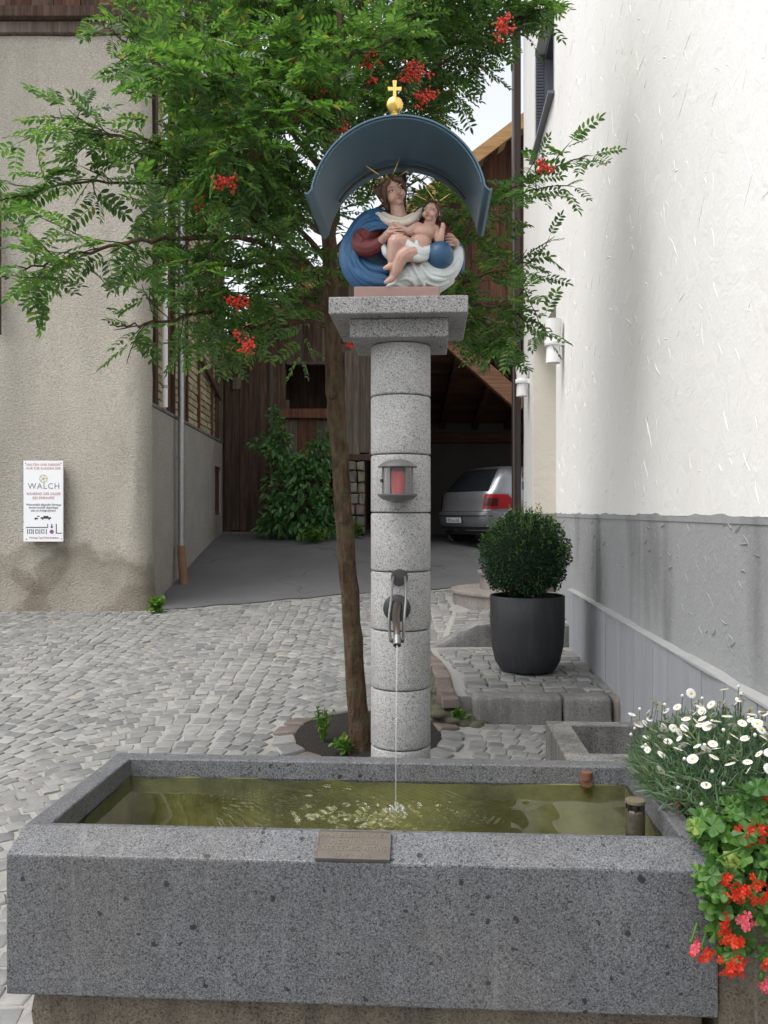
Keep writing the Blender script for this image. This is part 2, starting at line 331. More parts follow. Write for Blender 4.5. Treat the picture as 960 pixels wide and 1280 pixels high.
M['darkmetal'] = plain('dark_bronze', (.06,.06,.06), .45, .75, 40, .3)
M['greymetal'] = plain('grey_metal', (.16,.165,.165), .45, .7, 30, .2)
M['bluemetal'] = plain('blue_painted_sheet', (.06,.118,.165), .42, .1, 7, .18, 5, .006)
M['gold'] = plain('gilding', (.85,.58,.18), .28, 1, 20, .15)
M['whitepaint'] = plain('white_paint', (.78,.78,.78), .35)
M['signwhite'] = plain('sign_white', (.80,.81,.83), .35)
M['black'] = plain('black_print', (.03,.03,.035), .6)
M['redprint'] = plain('red_print', (.42,.12,.12), .6)
M['greyprint'] = plain('grey_print', (.22,.22,.22), .6)
M['yellowprint'] = plain('ochre_print', (.5,.42,.12), .6)
M['purple'] = plain('purple_print', (.25,.06,.25), .6)
M['blueprint'] = plain('blue_print', (.05,.15,.35), .6)
n = NT('anthracite_pot'); c = n.mix(n.math('MULTIPLY', n.ramp(n.noise(1, 5, .65, n.mapv((16, 16, 3)), .3), [(.5, (0,0,0)), (.75, (1,1,1))]), .55), (.021,.022,.025), (.062,.06,.056)); c = n.mix(n.math('MULTIPLY', n.ramp(n.noise(45, 4, .7), [(.62, (0,0,0)), (.7, (1,1,1))]), .3), c, (.09,.088,.08)); n.bump(n.noise(90, 4), .4, .001); M['anthracite'] = n.fin(c, n.math('ADD', n.math('MULTIPLY', n.noise(9, 4), .4), .4))
M['winframe'] = plain('grey_window_frame', (.11,.12,.145), .45)
n = NT('dark_glass'); M['glass'] = n.fin((.015,.018,.022), .06, 0, .6)
n = NT('lantern_glass'); t = n.n('ShaderNodeBsdfTransparent'); t.inputs[0].default_value = (.85,.85,.84,1); n.fin((.55,.54,.53), .25); mx = n.n('ShaderNodeMixShader'); mx.inputs[0].default_value = .14; n.l(t.outputs[0], mx.inputs[1]); n.l(n.b.outputs[0], mx.inputs[2]); n.l(mx.outputs[0], n.out.inputs[0]); M['lglass'] = n.m
M['candle'] = plain('red_candle_cup', (.55,.02,.03), .3)
M['bronze'] = plain('bronze_plaque', (.12,.108,.095), .5, .5, 25, .3, 120, .0006)
M['bronze_hi'] = plain('bronze_lettering', (.22,.18,.13), .4, .6)
# statue paints
def paint(name, col, rough=.42, dark=.55): 
    n = NT(name); pt = n.geo.outputs['Pointiness']; f = n.noise(35, 4, .6)
    c = n.mix(f, tuple(x * .82 for x in col), tuple(min(1, x * 1.1) for x in col)); c = n.mix(n.math('MULTIPLY', n.ramp(n.noise(22, 5, .7), [(.55, (0,0,0)), (.7, (1,1,1))]), .45), c, tuple(x * .5 + .02 for x in col))
    n.bump(n.noise(160, 4, .65), .35, .0025); return n.fin(c, n.math('ADD', n.math('MULTIPLY', f, .3), rough - .1), 0, .4)
M['skin'] = paint('statue_skin', (.46,.285,.225)); M['hair'] = paint('statue_hair', (.085,.045,.028)); M['red'] = paint('statue_red', (.125,.022,.022), .45)
M['blue'] = paint('statue_blue', (.022,.09,.20), .4); M['cloth'] = paint('statue_white', (.52,.56,.56), .5); M['cream_p'] = paint('statue_cream', (.62,.56,.48), .5)
M['globe'] = paint('statue_globe', (.022,.075,.15), .35); M['lip'] = paint('statue_lip', (.30,.07,.06)); M['eye'] = paint('statue_eye', (.06,.04,.03)); M['eyew'] = paint('statue_eyewhite', (.6,.57,.53)); M['stbase'] = plain('pink_stone', (.27,.175,.15), .8, 0, 20, .15)
# plants
M['leaf'] = leafmat('rowan_leaf', (.03,.082,.024), (.115,.20,.05), .45, .38)
M['berry'] = plain('rowan_berry', (.55,.03,.012), .35)
n = NT('rowan_bark'); f = n.noise(1, 6, .65, n.mapv((30, 30, 6)), .5); c = n.ramp(f, [(.3, (.022,.015,.011)), (.5, (.075,.045,.028)), (.75, (.15,.10,.065))])
c = n.mix(n.math('MULTIPLY', n.math('SUBTRACT', n.noise(9, 4), .48, True), 2.2, True), c, (.10,.115,.055)); n.bump(n.math('ADD', f, n.noise(25, 4)), .9, .02); M['bark'] = n.fin(c, .9, 0, .2)
M['twig'] = plain('twig', (.05,.035,.025), .8)
M['box'] = leafmat('boxwood_leaf', (.014,.045,.018), (.036,.092,.03), .2, .4, .4)
M['boxnew'] = leafmat('boxwood_shoot', (.07,.15,.02), (.12,.22,.03), .3, .4, .4)
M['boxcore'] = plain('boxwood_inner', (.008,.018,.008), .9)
M['shrub'] = leafmat('shrub_leaf', (.07,.18,.06), (.16,.30,.11), .3, .4)
M['weed'] = leafmat('weed_leaf', (.06,.14,.02), (.13,.24,.04), .35, .5)
M['daisygreen'] = leafmat('feathery_leaf', (.085,.15,.085), (.20,.28,.17), .25, .6, .2)
M['gerleaf'] = leafmat('geranium_leaf', (.04,.12,.018), (.10,.22,.03), .3, .5)
M['petal'] = leafmat('white_petal', (.74,.74,.72), (.82,.82,.80), .2, .6, .2, (1,1,1))
M['daisyeye'] = plain('yellow_disc', (.55,.36,.03), .8)
M['gerpetal'] = leafmat('red_petal', (.60,.035,.018), (.78,.075,.03), .25, .55, .2, (1.1,1,1))
M['gerpink'] = leafmat('pink_petal', (.62,.06,.10), (.72,.16,.20), .25, .55, .2, (1.1,1,1))
M['algae'] = None
n = NT('algae_floor'); c = n.ramp(n.noise(2.2, 5, .62), [(.25, (.06,.064,.035)), (.45, (.14,.146,.07)), (.6, (.27,.27,.125)), (.8, (.23,.228,.14))]); n.bump(n.noise(20, 4), .5, .01); M['algae'] = n.fin(c, .9)
# water
n = NT('water'); g = n.n('ShaderNodeBsdfGlossy'); g.inputs['Roughness'].default_value = .02; t = n.n('ShaderNodeBsdfTransparent'); t.inputs[0].default_value = (.88,.89,.74,1)
fr = n.n('ShaderNodeFresnel'); fr.inputs[0].default_value = 1.33; mx = n.n('ShaderNodeMixShader'); n.l(fr.outputs[0], mx.inputs[0]); n.l(t.outputs[0], mx.inputs[1]); n.l(g.outputs[0], mx.inputs[2]); n.l(mx.outputs[0], n.out.inputs[0]); M['water'] = n.m
n = NT('falling_water'); g = n.n('ShaderNodeBsdfGlossy'); g.inputs['Roughness'].default_value = .08; t = n.n('ShaderNodeBsdfTransparent'); df = n.n('ShaderNodeBsdfDiffuse'); df.inputs[0].default_value = (.8,.82,.84,1)
m1 = n.n('ShaderNodeMixShader'); m1.inputs[0].default_value = .5; n.l(df.outputs[0], m1.inputs[1]); n.l(g.outputs[0], m1.inputs[2]); m2 = n.n('ShaderNodeMixShader'); m2.inputs[0].default_value = .3; n.l(t.outputs[0], m2.inputs[1]); n.l(m1.outputs[0], m2.inputs[2]); n.l(m2.outputs[0], n.out.inputs[0]); M['stream'] = n.m
# car
n = NT('car_paint'); M['car'] = n.fin((.30,.31,.33), .3, .6, .5, **{'Coat Weight': .6, 'Coat Roughness': .08})
M['tyre'] = plain('tyre', (.015,.015,.016), .85); M['taillight'] = plain('tail_light', (.38,.01,.015), .15); M['taillight_d'] = plain('tail_light_smoked', (.06,.008,.01), .15); M['plastic'] = plain('black_plastic', (.02,.02,.022), .6); M['rim'] = plain('wheel_rim', (.35,.36,.38), .35, .8)

# ================================================================== ground
def axis(bp):
    out = []
    for a, b, s in bp:
        k = max(1, int(round((b - a) / s))); out += [a + (b - a) * i / k for i in range(k)]
    out.append(bp[-1][1]); return out
gx = axis([(-400, -60, 68), (-60, -8, 8), (-8, 4, .3), (4, 12, 1), (12, 60, 8), (60, 400, 68)])
gy = axis([(-400, -40, 72), (-40, -2, 5), (-2, 20, .3), (20, 60, 5), (60, 600, 90)])
V = [(x, y, gz(x, y)) for y in gy for x in gx]; W = len(gx)
Fc = [(j*W+i, j*W+i+1, (j+1)*W+i+1, (j+1)*W+i) for j in range(len(gy)-1) for i in range(W-1)]
ground = npmesh('ground', V, Fc, M['ground'], None, True); tag(ground, kind='structure')
tag(ground, 'sandy ground with pale joints between the grey cobblestones', 'ground')
def asph_edge(x): return 9.35 + .42 * (x + 2.6) if x > -2.6 else 9.35
# asphalt sheet
xs = axis([(-2.95, 2.9, .25)]); V = []; Fc = []
NV = 24
for x in xs:
    y0 = asph_edge(x) + .04 * math.sin(x * 9) + .02 * math.sin(x * 23)
    if x > 1.4: y0 = max(y0, 10.6)
    for k in range(NV + 1):
        y = y0 + (21 - y0) * k / NV; V.append((x, y, gz(x, y) + .012))
for i in range(len(xs) - 1):
    for k in range(NV): Fc.append((i*(NV+1)+k, (i+1)*(NV+1)+k, (i+1)*(NV+1)+k+1, i*(NV+1)+k+1))
asphalt = npmesh('asphalt_road', V, Fc, M['asphalt'], None, True); tag(asphalt, 'dark grey asphalt lane rising to the wooden barn', 'road', kind='structure')

# ---- frames
YAW = R(3.3)
def frame(ox, oy, a=YAW):
    ca, sa = math.cos(a), math.sin(a)
    return lambda u, v, z: (ox + u*ca + v*sa, oy - u*sa + v*ca, z)
def inv_frame(ox, oy, a=YAW):
    ca, sa = math.cos(a), math.sin(a)
    return lambda x, y: ((x-ox)*ca - (y-oy)*sa, (x-ox)*sa + (y-oy)*ca)
TT = frame(-.087, 2.373); TI = inv_frame(-.087, 2.373)         # trough: u along, v back from front lip
CX, CY = .068, 3.385
TC = frame(CX, CY)                                             # column
WA = math.atan(.0625)
def TW(s, nn, z):     # white house wall: s = depth along, nn = out of the wall (towards -x)
    return (1.28 + .0625*s - nn*math.cos(WA), s + nn*math.sin(WA), z)
PITC = (-.10, 5.35); PITR = .47
def plat_left(d): return .53 - .055 * (d - 5.6) + .03 * math.sin(d * 3)
# ---- cobbles
def cobble_mesh(name, seed, mat, lx=1, ly=1):
    r = random.Random(seed); mb = MB(); rings = []
    base = []
    for k in range(8):
        a = R((-39, 39, 51, 129, 141, 219, 231, 309)[k] + r.uniform(-4, 4)); c_, s_ = math.cos(a), math.sin(a)
        q = .5 * (1 / (abs(c_)**9 + abs(s_)**9)**(1/9)); q *= r.uniform(.88, 1.05)
        base.append((c_*q*lx, s_*q*ly))
    for sc, z in ((1.0, -.5), (1.0, .0), (.965, .08), (.87, .125)):
        rings.append([(x*sc, y*sc, z + (r.uniform(-.03, .03) if z > 0 else 0)) for x, y in base])
    vs_ = [p for q in rings for p in q]; fs = []
    for i in range(3):
        for k in range(8): fs.append((i*8+k, i*8+(k+1) % 8, (i+1)*8+(k+1) % 8, (i+1)*8+k))
    fs.append(tuple(24 + k for k in range(8))); mb.add(vs_, fs)
    return mb.mesh(name, mat, smooth=True)
cob_var = [cobble_mesh('cobble', 100 + i, M['cobble']) for i in range(10)]
red_var = [cobble_mesh('red_cobble', 200 + i, M['redcobble']) for i in range(5)]
def occupied(x, y, m=.05):
    if y > asph_edge(x) - m and x > -2.7 and x < 1.4: return True
    if y > 9.33 and x < -2.5: return True
    u, v = TI(x, y)
    if -1.02 < u < 1.06 and -.02 < v < .9: return True
    if math.hypot(x-PITC[0], y-PITC[1]) < PITR + .15 + m*.5: return True
    if math.hypot(x-CX, y-CY) < .14: return True
    if y > 5.55 and y < 7.7 and x > plat_left(y) - .14 - m*.5: return True
    if y >= 7.6 and x > .46 + .02*(y-7.6) and math.hypot(x-1.7, y-9.9) > 0 and y < 7.95: return True
    if math.hypot(x-1.7, y-9.9) < .98: return True
    if x > 1.28 + .0625*y - .05: return True
    if x > .62 and y < 3.95 and y > 2.2: return True
    return False
stones = []      # x,y,rot,sx,sy
rs = random.Random(3)
Wf = 1.6; Rf = 1.1; pitch = .108
for col_i in range(-6, 4):
    xc = col_i * Wf + .35
    nrow = int(14 / pitch)
    for j in range(nrow):
        yb = .6 + j * pitch + (.06 if col_i % 2 else 0)
        a_max = math.asin(Wf / 2 / Rf); arc = 2 * a_max * Rf; k_n = int(arc / .117)
        for k in range(k_n):
            a = -a_max + (k + .5 + rs.uniform(-.12, .12)) * 2 * a_max / k_n
            x = xc + Rf * math.sin(a); y = yb + Rf * math.cos(a) + rs.uniform(-.01, .01)
            if y < .9 or x < -8 or x > 1.6: continue
            if occupied(x, y): continue
            stones.append((x, y, -a + rs.uniform(-.16, .16), .120 * rs.uniform(.80, 1.0), .106 * rs.uniform(.82, .98)))
def visible(x, y):
    z = gz(x, y); px = 480 + x*F/y; py = 640 + (EYE - z)*F/y
    if not (-15 < px < 975 and py < 1290): return False
    if 150 < px < 800 and py > 948: return False
    if py > 948 and px > 155 - (py-948)*1.28: return False
    return True
vis = sorted([s for s in stones if visible(s[0], s[1])], key=lambda s: s[1]); visset = set(vis[:300])
rest = [s for s in stones if s not in visset]
def place_cobble(s, var, parent, name='cobble', dz=0, h=.09):
    x, y, a, sx_, sy_ = s
    return inst(name, rs.choice(var), (x, y, gz(x, y) + dz + rs.uniform(-.003, .004)), a, parent, (sx_, sy_, h), (math.atan(.082)*1 + rs.uniform(-.03, .03), rs.uniform(-.03, .03), a))
for s in vis[:300]: place_cobble(s, cob_var, ground, 'cobble', -.004)
var_np = []
for me in cob_var:
    v = np.zeros(len(me.vertices)*3); me.vertices.foreach_get('co', v); var_np.append((v.reshape(-1, 3), [tuple(p.vertices) for p in me.polygons]))
def merged(name, lst, parent, mat, dz=0, h=.09):
    Vs = []; Fs = []; b = 0
    for (x, y, a, sx_, sy_) in lst:
        v, f = rs.choice(var_np); c_, s_ = math.cos(a), math.sin(a); q = v * np.array((sx_, sy_, h))
        tx, ty = rs.uniform(-.03, .03), .082 + rs.uniform(-.03, .03)
        X = q[:, 0]*c_ - q[:, 1]*s_; Y = q[:, 0]*s_ + q[:, 1]*c_; Z = q[:, 2] + X*tx + Y*ty + gz(x, y) + dz + rs.uniform(-.003, .004)
        Vs.append(np.stack([X + x, Y + y, Z], 1)); Fs += [tuple(i + b for i in t) for t in f]; b += len(v)
    me = bpy.data.meshes.new(name); me.from_pydata(np.concatenate(Vs).tolist(), [], Fs); me.materials.append(mat)
    me.polygons.foreach_set('use_smooth', [True]*len(me.polygons)); me.set_sharp_from_angle(angle=R(40)); me.update()
    return link(name, me, parent)
print('stones', len(stones))
o = merged('cobble_field', rest, ground, M['cobble'], -.004); o['kind'] = 'stuff'

# ---- tree pit ring
pit = empty('tree_pit', (PITC[0], PITC[1], gz(*PITC)), 'round earth tree pit edged with brownish paving stones', 'tree pit')
mb = MB(); mb.lathe([(.001, -.006), (.2, -.006), (.35, -.010), (PITR + .01, -.014)], (0, 0, 0), 28)
so = mb.mesh('soil', M['soil'], smooth=True)
for v in so.vertices: v.co.z += .082 * v.co.y + .01*math.sin(v.co.x*31)*math.cos(v.co.y*27) + .03
link('soil', so, pit)
for k in range(19):
    a = 2*math.pi*k/19; x = PITC[0] + (PITR+.07)*math.cos(a); y = PITC[1] + (PITR+.07)*math.sin(a)
    if y < 3.6: continue
    inst('edging_stone', rs.choice(red_var + cob_var[:2]), (x, y, gz(x, y) + .012), 0, pit, (.15*rs.uniform(.95, 1.05), .155, .1), (math.atan(.082), 0, a + math.pi/2))

# ---- platform beside the wall
PZ = .35
plat = empty('paved_platform', (1.05, 6.5, gz(1.05, 6.5)), 'low cobbled platform with rough granite front kerb under the black plant pot', 'platform')
mb = MB(); poly = []
for i in range(9): d = 5.78 + (7.66-5.78)*i/8; poly.append((plat_left(d) + .02, d))
poly += [(TW(7.66, -.02, 0)[0], 7.66), (TW(5.78, -.02, 0)[0], 5.78)]
mb.add([(x, y, PZ - .03) for x, y in poly] + [(x, y, -.1) for x, y in poly], [tuple(range(len(poly)))] + [(i, i+len(poly), (i+1) % len(poly)+len(poly), (i+1) % len(poly)) for i in range(len(poly))])
mb.build('bedding', M['ground'], plat)
def rough_block(name, parent, T, x0, x1, y0, y1, z0, z1, mat, amp=.012, seed=1, res=.06, top_slope=None):
    r = random.Random(seed); bm = bmesh.new(); bmesh.ops.create_cube(bm, size=1)
    for v in bm.verts: v.co = Vector((x0 if v.co.x < 0 else x1, y0 if v.co.y < 0 else y1, z0 if v.co.z < 0 else z1))
    bmesh.ops.bevel(bm, geom=bm.edges[:], offset=min(.025, (z1-z0)*.2), segments=2, affect='EDGES', profile=.5)
    cuts = max(1, int((x1-x0)/res))
    bmesh.ops.bisect_plane
    for i in range(1, cuts):
        g = bm.verts[:] + bm.edges[:] + bm.faces[:]; bmesh.ops.bisect_plane(bm, geom=g, plane_co=(x0+(x1-x0)*i/cuts, 0, 0), plane_no=(1, 0, 0))
    for i in range(1, 4):
        g = bm.verts[:] + bm.edges[:] + bm.faces[:]; bmesh.ops.bisect_plane(bm, geom=g, plane_co=(0, 0, z0+(z1-z0)*i/4), plane_no=(0, 0, 1))
    for v in bm.verts:
        if top_slope: v.co.z = z0 + (v.co.z - z0) * top_slope((v.co.x-x0)/(x1-x0))
        v.co += Vector((r.uniform(-1, 1), r.uniform(-1, 1), r.uniform(-1, 1)))*amp
        v.co = Vector(T(*v.co)) - WLOC[parent]
    bmesh.ops.recalc_face_normals(bm, faces=bm.faces)
    me = bpy.data.meshes.new(name); bm.to_mesh(me); bm.free(); me.materials.append(mat)
    me.polygons.foreach_set('use_smooth', [True]*len(me.polygons)); me.set_sharp_from_angle(angle=R(50)); return link(name, me, parent)
TI0 = lambda x, y, z: (x, y, z)
TP = frame(.6, 5.6, R(2))
rough_block('kerb_block', plat, TP, 0, .60, 0, .2, .08, PZ+.005, M['granite_step'], .006, 5)
rough_block('kerb_block', plat, TP, .61, .93, .005, .21, .08, PZ, M['granite_step'], .006, 6)
rough_block('kerb_block', plat, TP, .945, 1.03, .01, .22, .08, PZ-.005, M['redcobble'], .006, 7)
y = 5.86
while y < 7.62:
    x = plat_left(y) + .06 + rs.uniform(0, .05); xr = TW(y, 0, 0)[0] - .03
    while x < xr - .05:
        w = rs.uniform(.10, .17)
        if x + w > xr: w = xr - x
        inst('sett', rs.choice(cob_var), (x + w/2, y, PZ - .012 + rs.uniform(-.004, .004)), 0, plat, (w*.98, .118, .09), (rs.uniform(-.03, .03), rs.uniform(-.03, .03), rs.uniform(-.08, .08))); x += w
    y += .122
for i in range(17):       # reddish row along the platform's open side
    d = 5.66 + i*.122; x = plat_left(d) - .045
    t = min(1, (d-5.6)/2.05); z = max(gz(x, d) + .012, PZ - .02)
    inst('edging_stone', rs.choice(red_var), (x, d, z), 0, plat, (.13, .118, .10), (rs.uniform(-.04, .04), rs.uniform(-.04, .04), rs.uniform(-.1, .1)))
# mossy earth bank under the corner of the platform
mb = MB(); r = random.Random(31)
for k in range(60): mb.ell((plat_left(5.7)-.02+r.gauss(0, .09), 5.70+r.gauss(0, .07), .16+r.gauss(0, .03)), (r.uniform(.03, .07), r.uniform(.03, .07), r.uniform(.02, .05)), None, 8, 6)
for k in range(50): d = r.uniform(5.7, 6.7); mb.ell((plat_left(d)-.12+r.gauss(0, .04), d, .22+.05*(d-5.7)+r.gauss(0, .02)), (r.uniform(.03, .06), r.uniform(.03, .06), r.uniform(.02, .05)), None, 8, 6)
sculpt('earth_bank', mb, .012, plain('mossy_earth', (.075,.075,.05), .95, 0, 14, .5, 40, .02), plat, 1)

# ---- second step and round landing before the door
st = empty('door_steps', (1.5, 9, .45), 'granite steps with round landing leading to the door of the white house', 'steps')
rough_block('kerb_stone', st, frame(.40, 7.72, R(1)), 0, .62, 0, .26, .2, .56, M['granite_step'], .012, 9, .07, lambda t: .42 + .58*sstep(t*1.15))
rough_block('kerb_stone', st, frame(1.03, 7.72, R(1)), 0, .33, 0, .24, .2, .555, M['granite_step'], .008, 10)
rough_block('kerb_stone', st, frame(1.37, 7.715, R(1)), 0, .36, 0, .24, .2, .55, M['granite_step'], .008, 11)
mb = MB(); pts = [(.55, 7.95), (1.2, 7.95), (TW(7.95, -.02, 0)[0], 7.95), (TW(10, -.02, 0)[0], 10), (.9, 10), (.72, 9)]
mb.add([(x, y, .53 if i in (1,2,3) else gz(x, y)+.02) for i, (x, y) in enumerate(pts)] + [(x, y, .1) for x, y in pts], [tuple(range(6))] + [(i, i+6, (i+1) % 6+6, (i+1) % 6) for i in range(6)])
mb.build('bedding', M['ground'], st)
for iy in range(9):
    y = 8.02 + iy*.12; x = .62 + .02*iy
    while x < TW(y, 0, 0)[0] - .1:
        w = rs.uniform(.10, .16)
        if math.hypot(x + w/2 - 1.7, y - 9.9) > .97:
            t = sstep((x + w/2 - .55)/.65); z = (gz(x, y)+.02)*(1-t) + .53*t
            inst('sett', rs.choice(cob_var), (x + w/2, y, z + .012), 0, st, (w*.97, .115, .09), (rs.uniform(-.03, .03), -.1*(1-t), rs.uniform(-.08, .08)))
        x += w
def tier(r, z0, z1, c=(1.7, 9.9)):
    mb = MB(); mb.lathe([(.01, z1), (r-.03, z1), (r+.015, z1-.004), (r+.02, z1-.02), (r+.015, z1-.036), (r-.01, z1-.042), (r-.012, z0), (.01, z0)], (c[0], c[1], 0), 56)
    return mb.build('landing_step', M['granite_pink'], st, smooth=True)
tier(.89, .2, .69); tier(.57, .6, .90)
mb = MB(); mb.box(8.3, 8.85, .0, .36, .5, .75, TW); mb.build('side_step', M['granite_step'], st, bevel=.012)

# ================================================================== left building
DB = 9.4
lb = empty('plastered_house', (-4, DB, gz(-4, 9.3)), 'old rough beige plastered house with dark timber boards under its eaves', 'house')
XC = -2.68
def side_x(d): return -2.29 - .041*d
mb = MB()
# front wall with rounded corner: extruded outline, gridded upwards
out = [(-9, DB), (-6, DB), (XC-.28, DB)] 
for k in range(7):
    a = -math.pi/2 + (math.pi/2)*k/6; out.append((XC-.22 + .22*math.cos(a), DB + .22 + .22*math.sin(a)))
zs = [-.1 + i*.25 for i in range(30)]; zs = [z for z in zs if z < 6.98] + [6.98]
vs_ = []; r = random.Random(5)
fine = []
for i in range(len(out)-1):
    k = max(1, int(math.dist(out[i], out[i+1])/.3))
    for q in range(k): fine.append((out[i][0]+(out[i+1][0]-out[i][0])*q/k, out[i][1]+(out[i+1][1]-out[i][1])*q/k))
fine.append(out[-1])
for z in zs:
    fl = .10 * max(0, 1-(z-.4)/1.4)**2 if z < 1.8 else 0
    for (x, y) in fine: vs_.append((x + fl*.8*(1 if y > DB+.01 else 0) + r.uniform(-.006, .006), y - fl*.7 + r.uniform(-.012, .012), z))
nf = len(fine); fs = [(j*nf+i, j*nf+i+1, (j+1)*nf+i+1, (j+1)*nf+i) for j in range(len(zs)-1) for i in range(nf-1)]
mb.add(vs_, fs); front_wall = mb.build('front_wall', M['plaster'], lb, smooth=True)
# side wall below the ledge (with small window opening)
ZL = 2.82
def TS(d, nn, z): return (side_x(d) + nn, d, z)      # nn = out of the wall towards +x
wd0, wd1, wz0, wz1 = 14.15, 14.75, 1.55, 2.38
mb = MB()
for a, b, z0, z1 in ((DB+.2, wd0, -.1, ZL), (wd1, 15.1, -.1, ZL), (wd0, wd1, -.1, wz0), (wd0, wd1, wz1, ZL)):
    mb.add([TS(a, 0, z0), TS(b, 0, z0), TS(b, 0, z1), TS(a, 0, z1), TS(a, -.3, z0), TS(b, -.3, z0), TS(b, -.3, z1), TS(a, -.3, z1)], [(0,1,2,3),(3,2,6,7),(0,3,7,4),(1,5,6,2)])
mb.build('side_wall', M['plaster_side'], lb)
mb = MB(); mb.box(wd0, wd1, -.2, -.17, wz0, wz1, TS); win = mb.build('window', M['glass'], lb)
mb = MB()
for a, b, z0, z1 in ((wd0+.002, wd0+.06, wz0+.002, wz1-.002), (wd1-.06, wd1-.002, wz0+.002, wz1-.002), (wd0+.06, wd1-.06, wz0+.002, wz0+.06), (wd0+.06, wd1-.06, wz1-.06, wz1-.002), (wd0+.27, wd0+.31, wz0+.06, wz1-.06)): mb.box(a, b, -.16, -.03, z0, z1, TS)
mb.build('window_frame', M['wood_red'], win)
# brick infill above the ledge: dark mortar backing and single bricks
mb = MB(); mb.box(DB+.25, 15.1, -.28, -.075, ZL+.002, 6.98, TS); mb.build('mortar_backing', M['mortar'], lb)
mb = MB(); mb.box(DB+.23, 15.1, -.06, .015, ZL+.004, ZL+.05, TS); mb.build('ledge', M['granite_step'], lb, bevel=.01)
mb = MB(); mb.box(-.5, .5, -.5, .5, -.5, .5); brick_me = mb.mesh('brick', M['brick'], bevel=.03, seg=1)
bricks = []
zc = ZL + .105; row = 0
while zc < 6.9:
    d = DB + .32 + (.13 if row % 2 else 0)
    while d < 15.0: bricks.append((d, zc)); d += .262
    zc += .1; row += 1
bth = -math.atan(.041)*0
brot = math.atan2(1, -.041)
nb = 0; Vs = []; Fs = []
bv = np.zeros(len(brick_me.vertices)*3); brick_me.vertices.foreach_get('co', bv); bv = bv.reshape(-1, 3); bf = [tuple(p.vertices) for p in brick_me.polygons]
for i, (d, z) in enumerate(bricks):
    pos = Vector(TS(d, -.07 + rs.uniform(-.008, .008), z)); sc = (.248*rs.uniform(.96, 1.0), .06, .082*rs.uniform(.93, 1.02)); ty = rs.uniform(-.02, .02)
    if i < 300: inst('brick', brick_me, pos, 0, lb, sc, (0, ty, brot))
    else:
        Mx = Matrix.Translation(pos - WLOC[lb]) @ Euler((0, ty, brot)).to_matrix().to_4x4() @ Matrix.Diagonal((*sc, 1))
        b = len(Vs)*len(bv); Vs.append((np.c_[bv, np.ones(len(bv))] @ np.array(Mx).T)[:, :3]); Fs += [tuple(q+b for q in t) for t in bf]
me = bpy.data.meshes.new('upper_bricks'); me.from_pydata(np.concatenate(Vs).tolist(), [], Fs); me.materials.append(M['brick']); o = link('upper_bricks', me, lb); o['kind'] = 'stuff'
for d, w, mt in ((9.72, .13, 'wood_dark'), (10.55, .05, 'rust'), (10.75, .08, 'wood_dark'), (11.55, .05, 'rust'), (11.75, .06, 'wood_dark'), (12.7, .05, 'rust'), (13.9, .05, 'rust'), (14.35, .12, 'wood_dark'), (14.9, .12, 'wood_grey')):
    mb = MB(); mb.box(d, d+w, -.035, .02 if w > .06 else .0, ZL+.052, 6.97, TS); mb.build('post' if w > .07 else 'bar', M[mt], lb)
mb = MB(); mb.bar(TS(12.6, .02, 3.98), TS(14.6, .02, 3.6), .05, .1); mb.build('brace', M['wood_dark'], lb)
# eaves: beams and vertical boards, front
mb = MB(); mb.box(-9, XC+.02, DB-.05, DB+.2, 6.99, 7.12); mb.build('wall_plate', M['wood_grey'], lb, bevel=.01)
mb = MB(); mb.box(-9, XC+.03, DB-.13, DB+.2, 7.13, 7.25); mb.build('beam', M['wood_dark'], lb, bevel=.01)
x = -9
while x < XC - .02:
    w = min(rs.uniform(.2, .31), XC + .02 - x); mb = MB(); mb.box(x+.004, x+w-.004, DB-.1+rs.uniform(-.012, .012), DB-.06, 7.252, 8.75); mb.build('board', M['wood_dark'] if rs.random() < .5 else M['wood_red'], lb); x += w
mb = MB(); mb.bar((XC-.05, DB-.08, 7.0), (XC+.05, DB-.45, 7.75), .16, .16); mb.build('bracket', M['wood_dark'], lb)
x = DB
while x < 15.0:
    w = rs.uniform(.22, .32); mb = MB(); mb.box(x+.004, x+w-.004, -.03, .02+rs.uniform(-.01, .01), 6.99, 8.75, TS); mb.build('board', M['wood_dark'], lb); x += w
mb = MB(); mb.add([(-9, DB-.9, 8.65), (XC+.7, DB-.9, 8.65), (XC+.5, 15.4, 8.65), (-9, 15.4, 8.65), (-9, 12.3, 10.6), (XC+.7, 12.3, 10.6)], [(0, 1, 5, 4), (2, 3, 4, 5), (1, 2, 5), (0, 4, 3), (0, 3, 2, 1)]); mb.build('roof', M['wood_grey'], lb)
mb = MB(); mb.box(-9.2, -9, DB, 15.1, -.1, 8.65); mb.box(-9, side_x(15.1), 15.1, 15.2, -.1, 8.65); mb.build('rear_wall', M['plaster_side'], lb)
# thin dark vertical tube at the far left edge of the wall
mb = MB(); mb.tube([P(-1, 240, DB-.06), P(-1, 418, DB-.06)], .025, 8); mb.build('pipe', M['wood_dark'], lb)

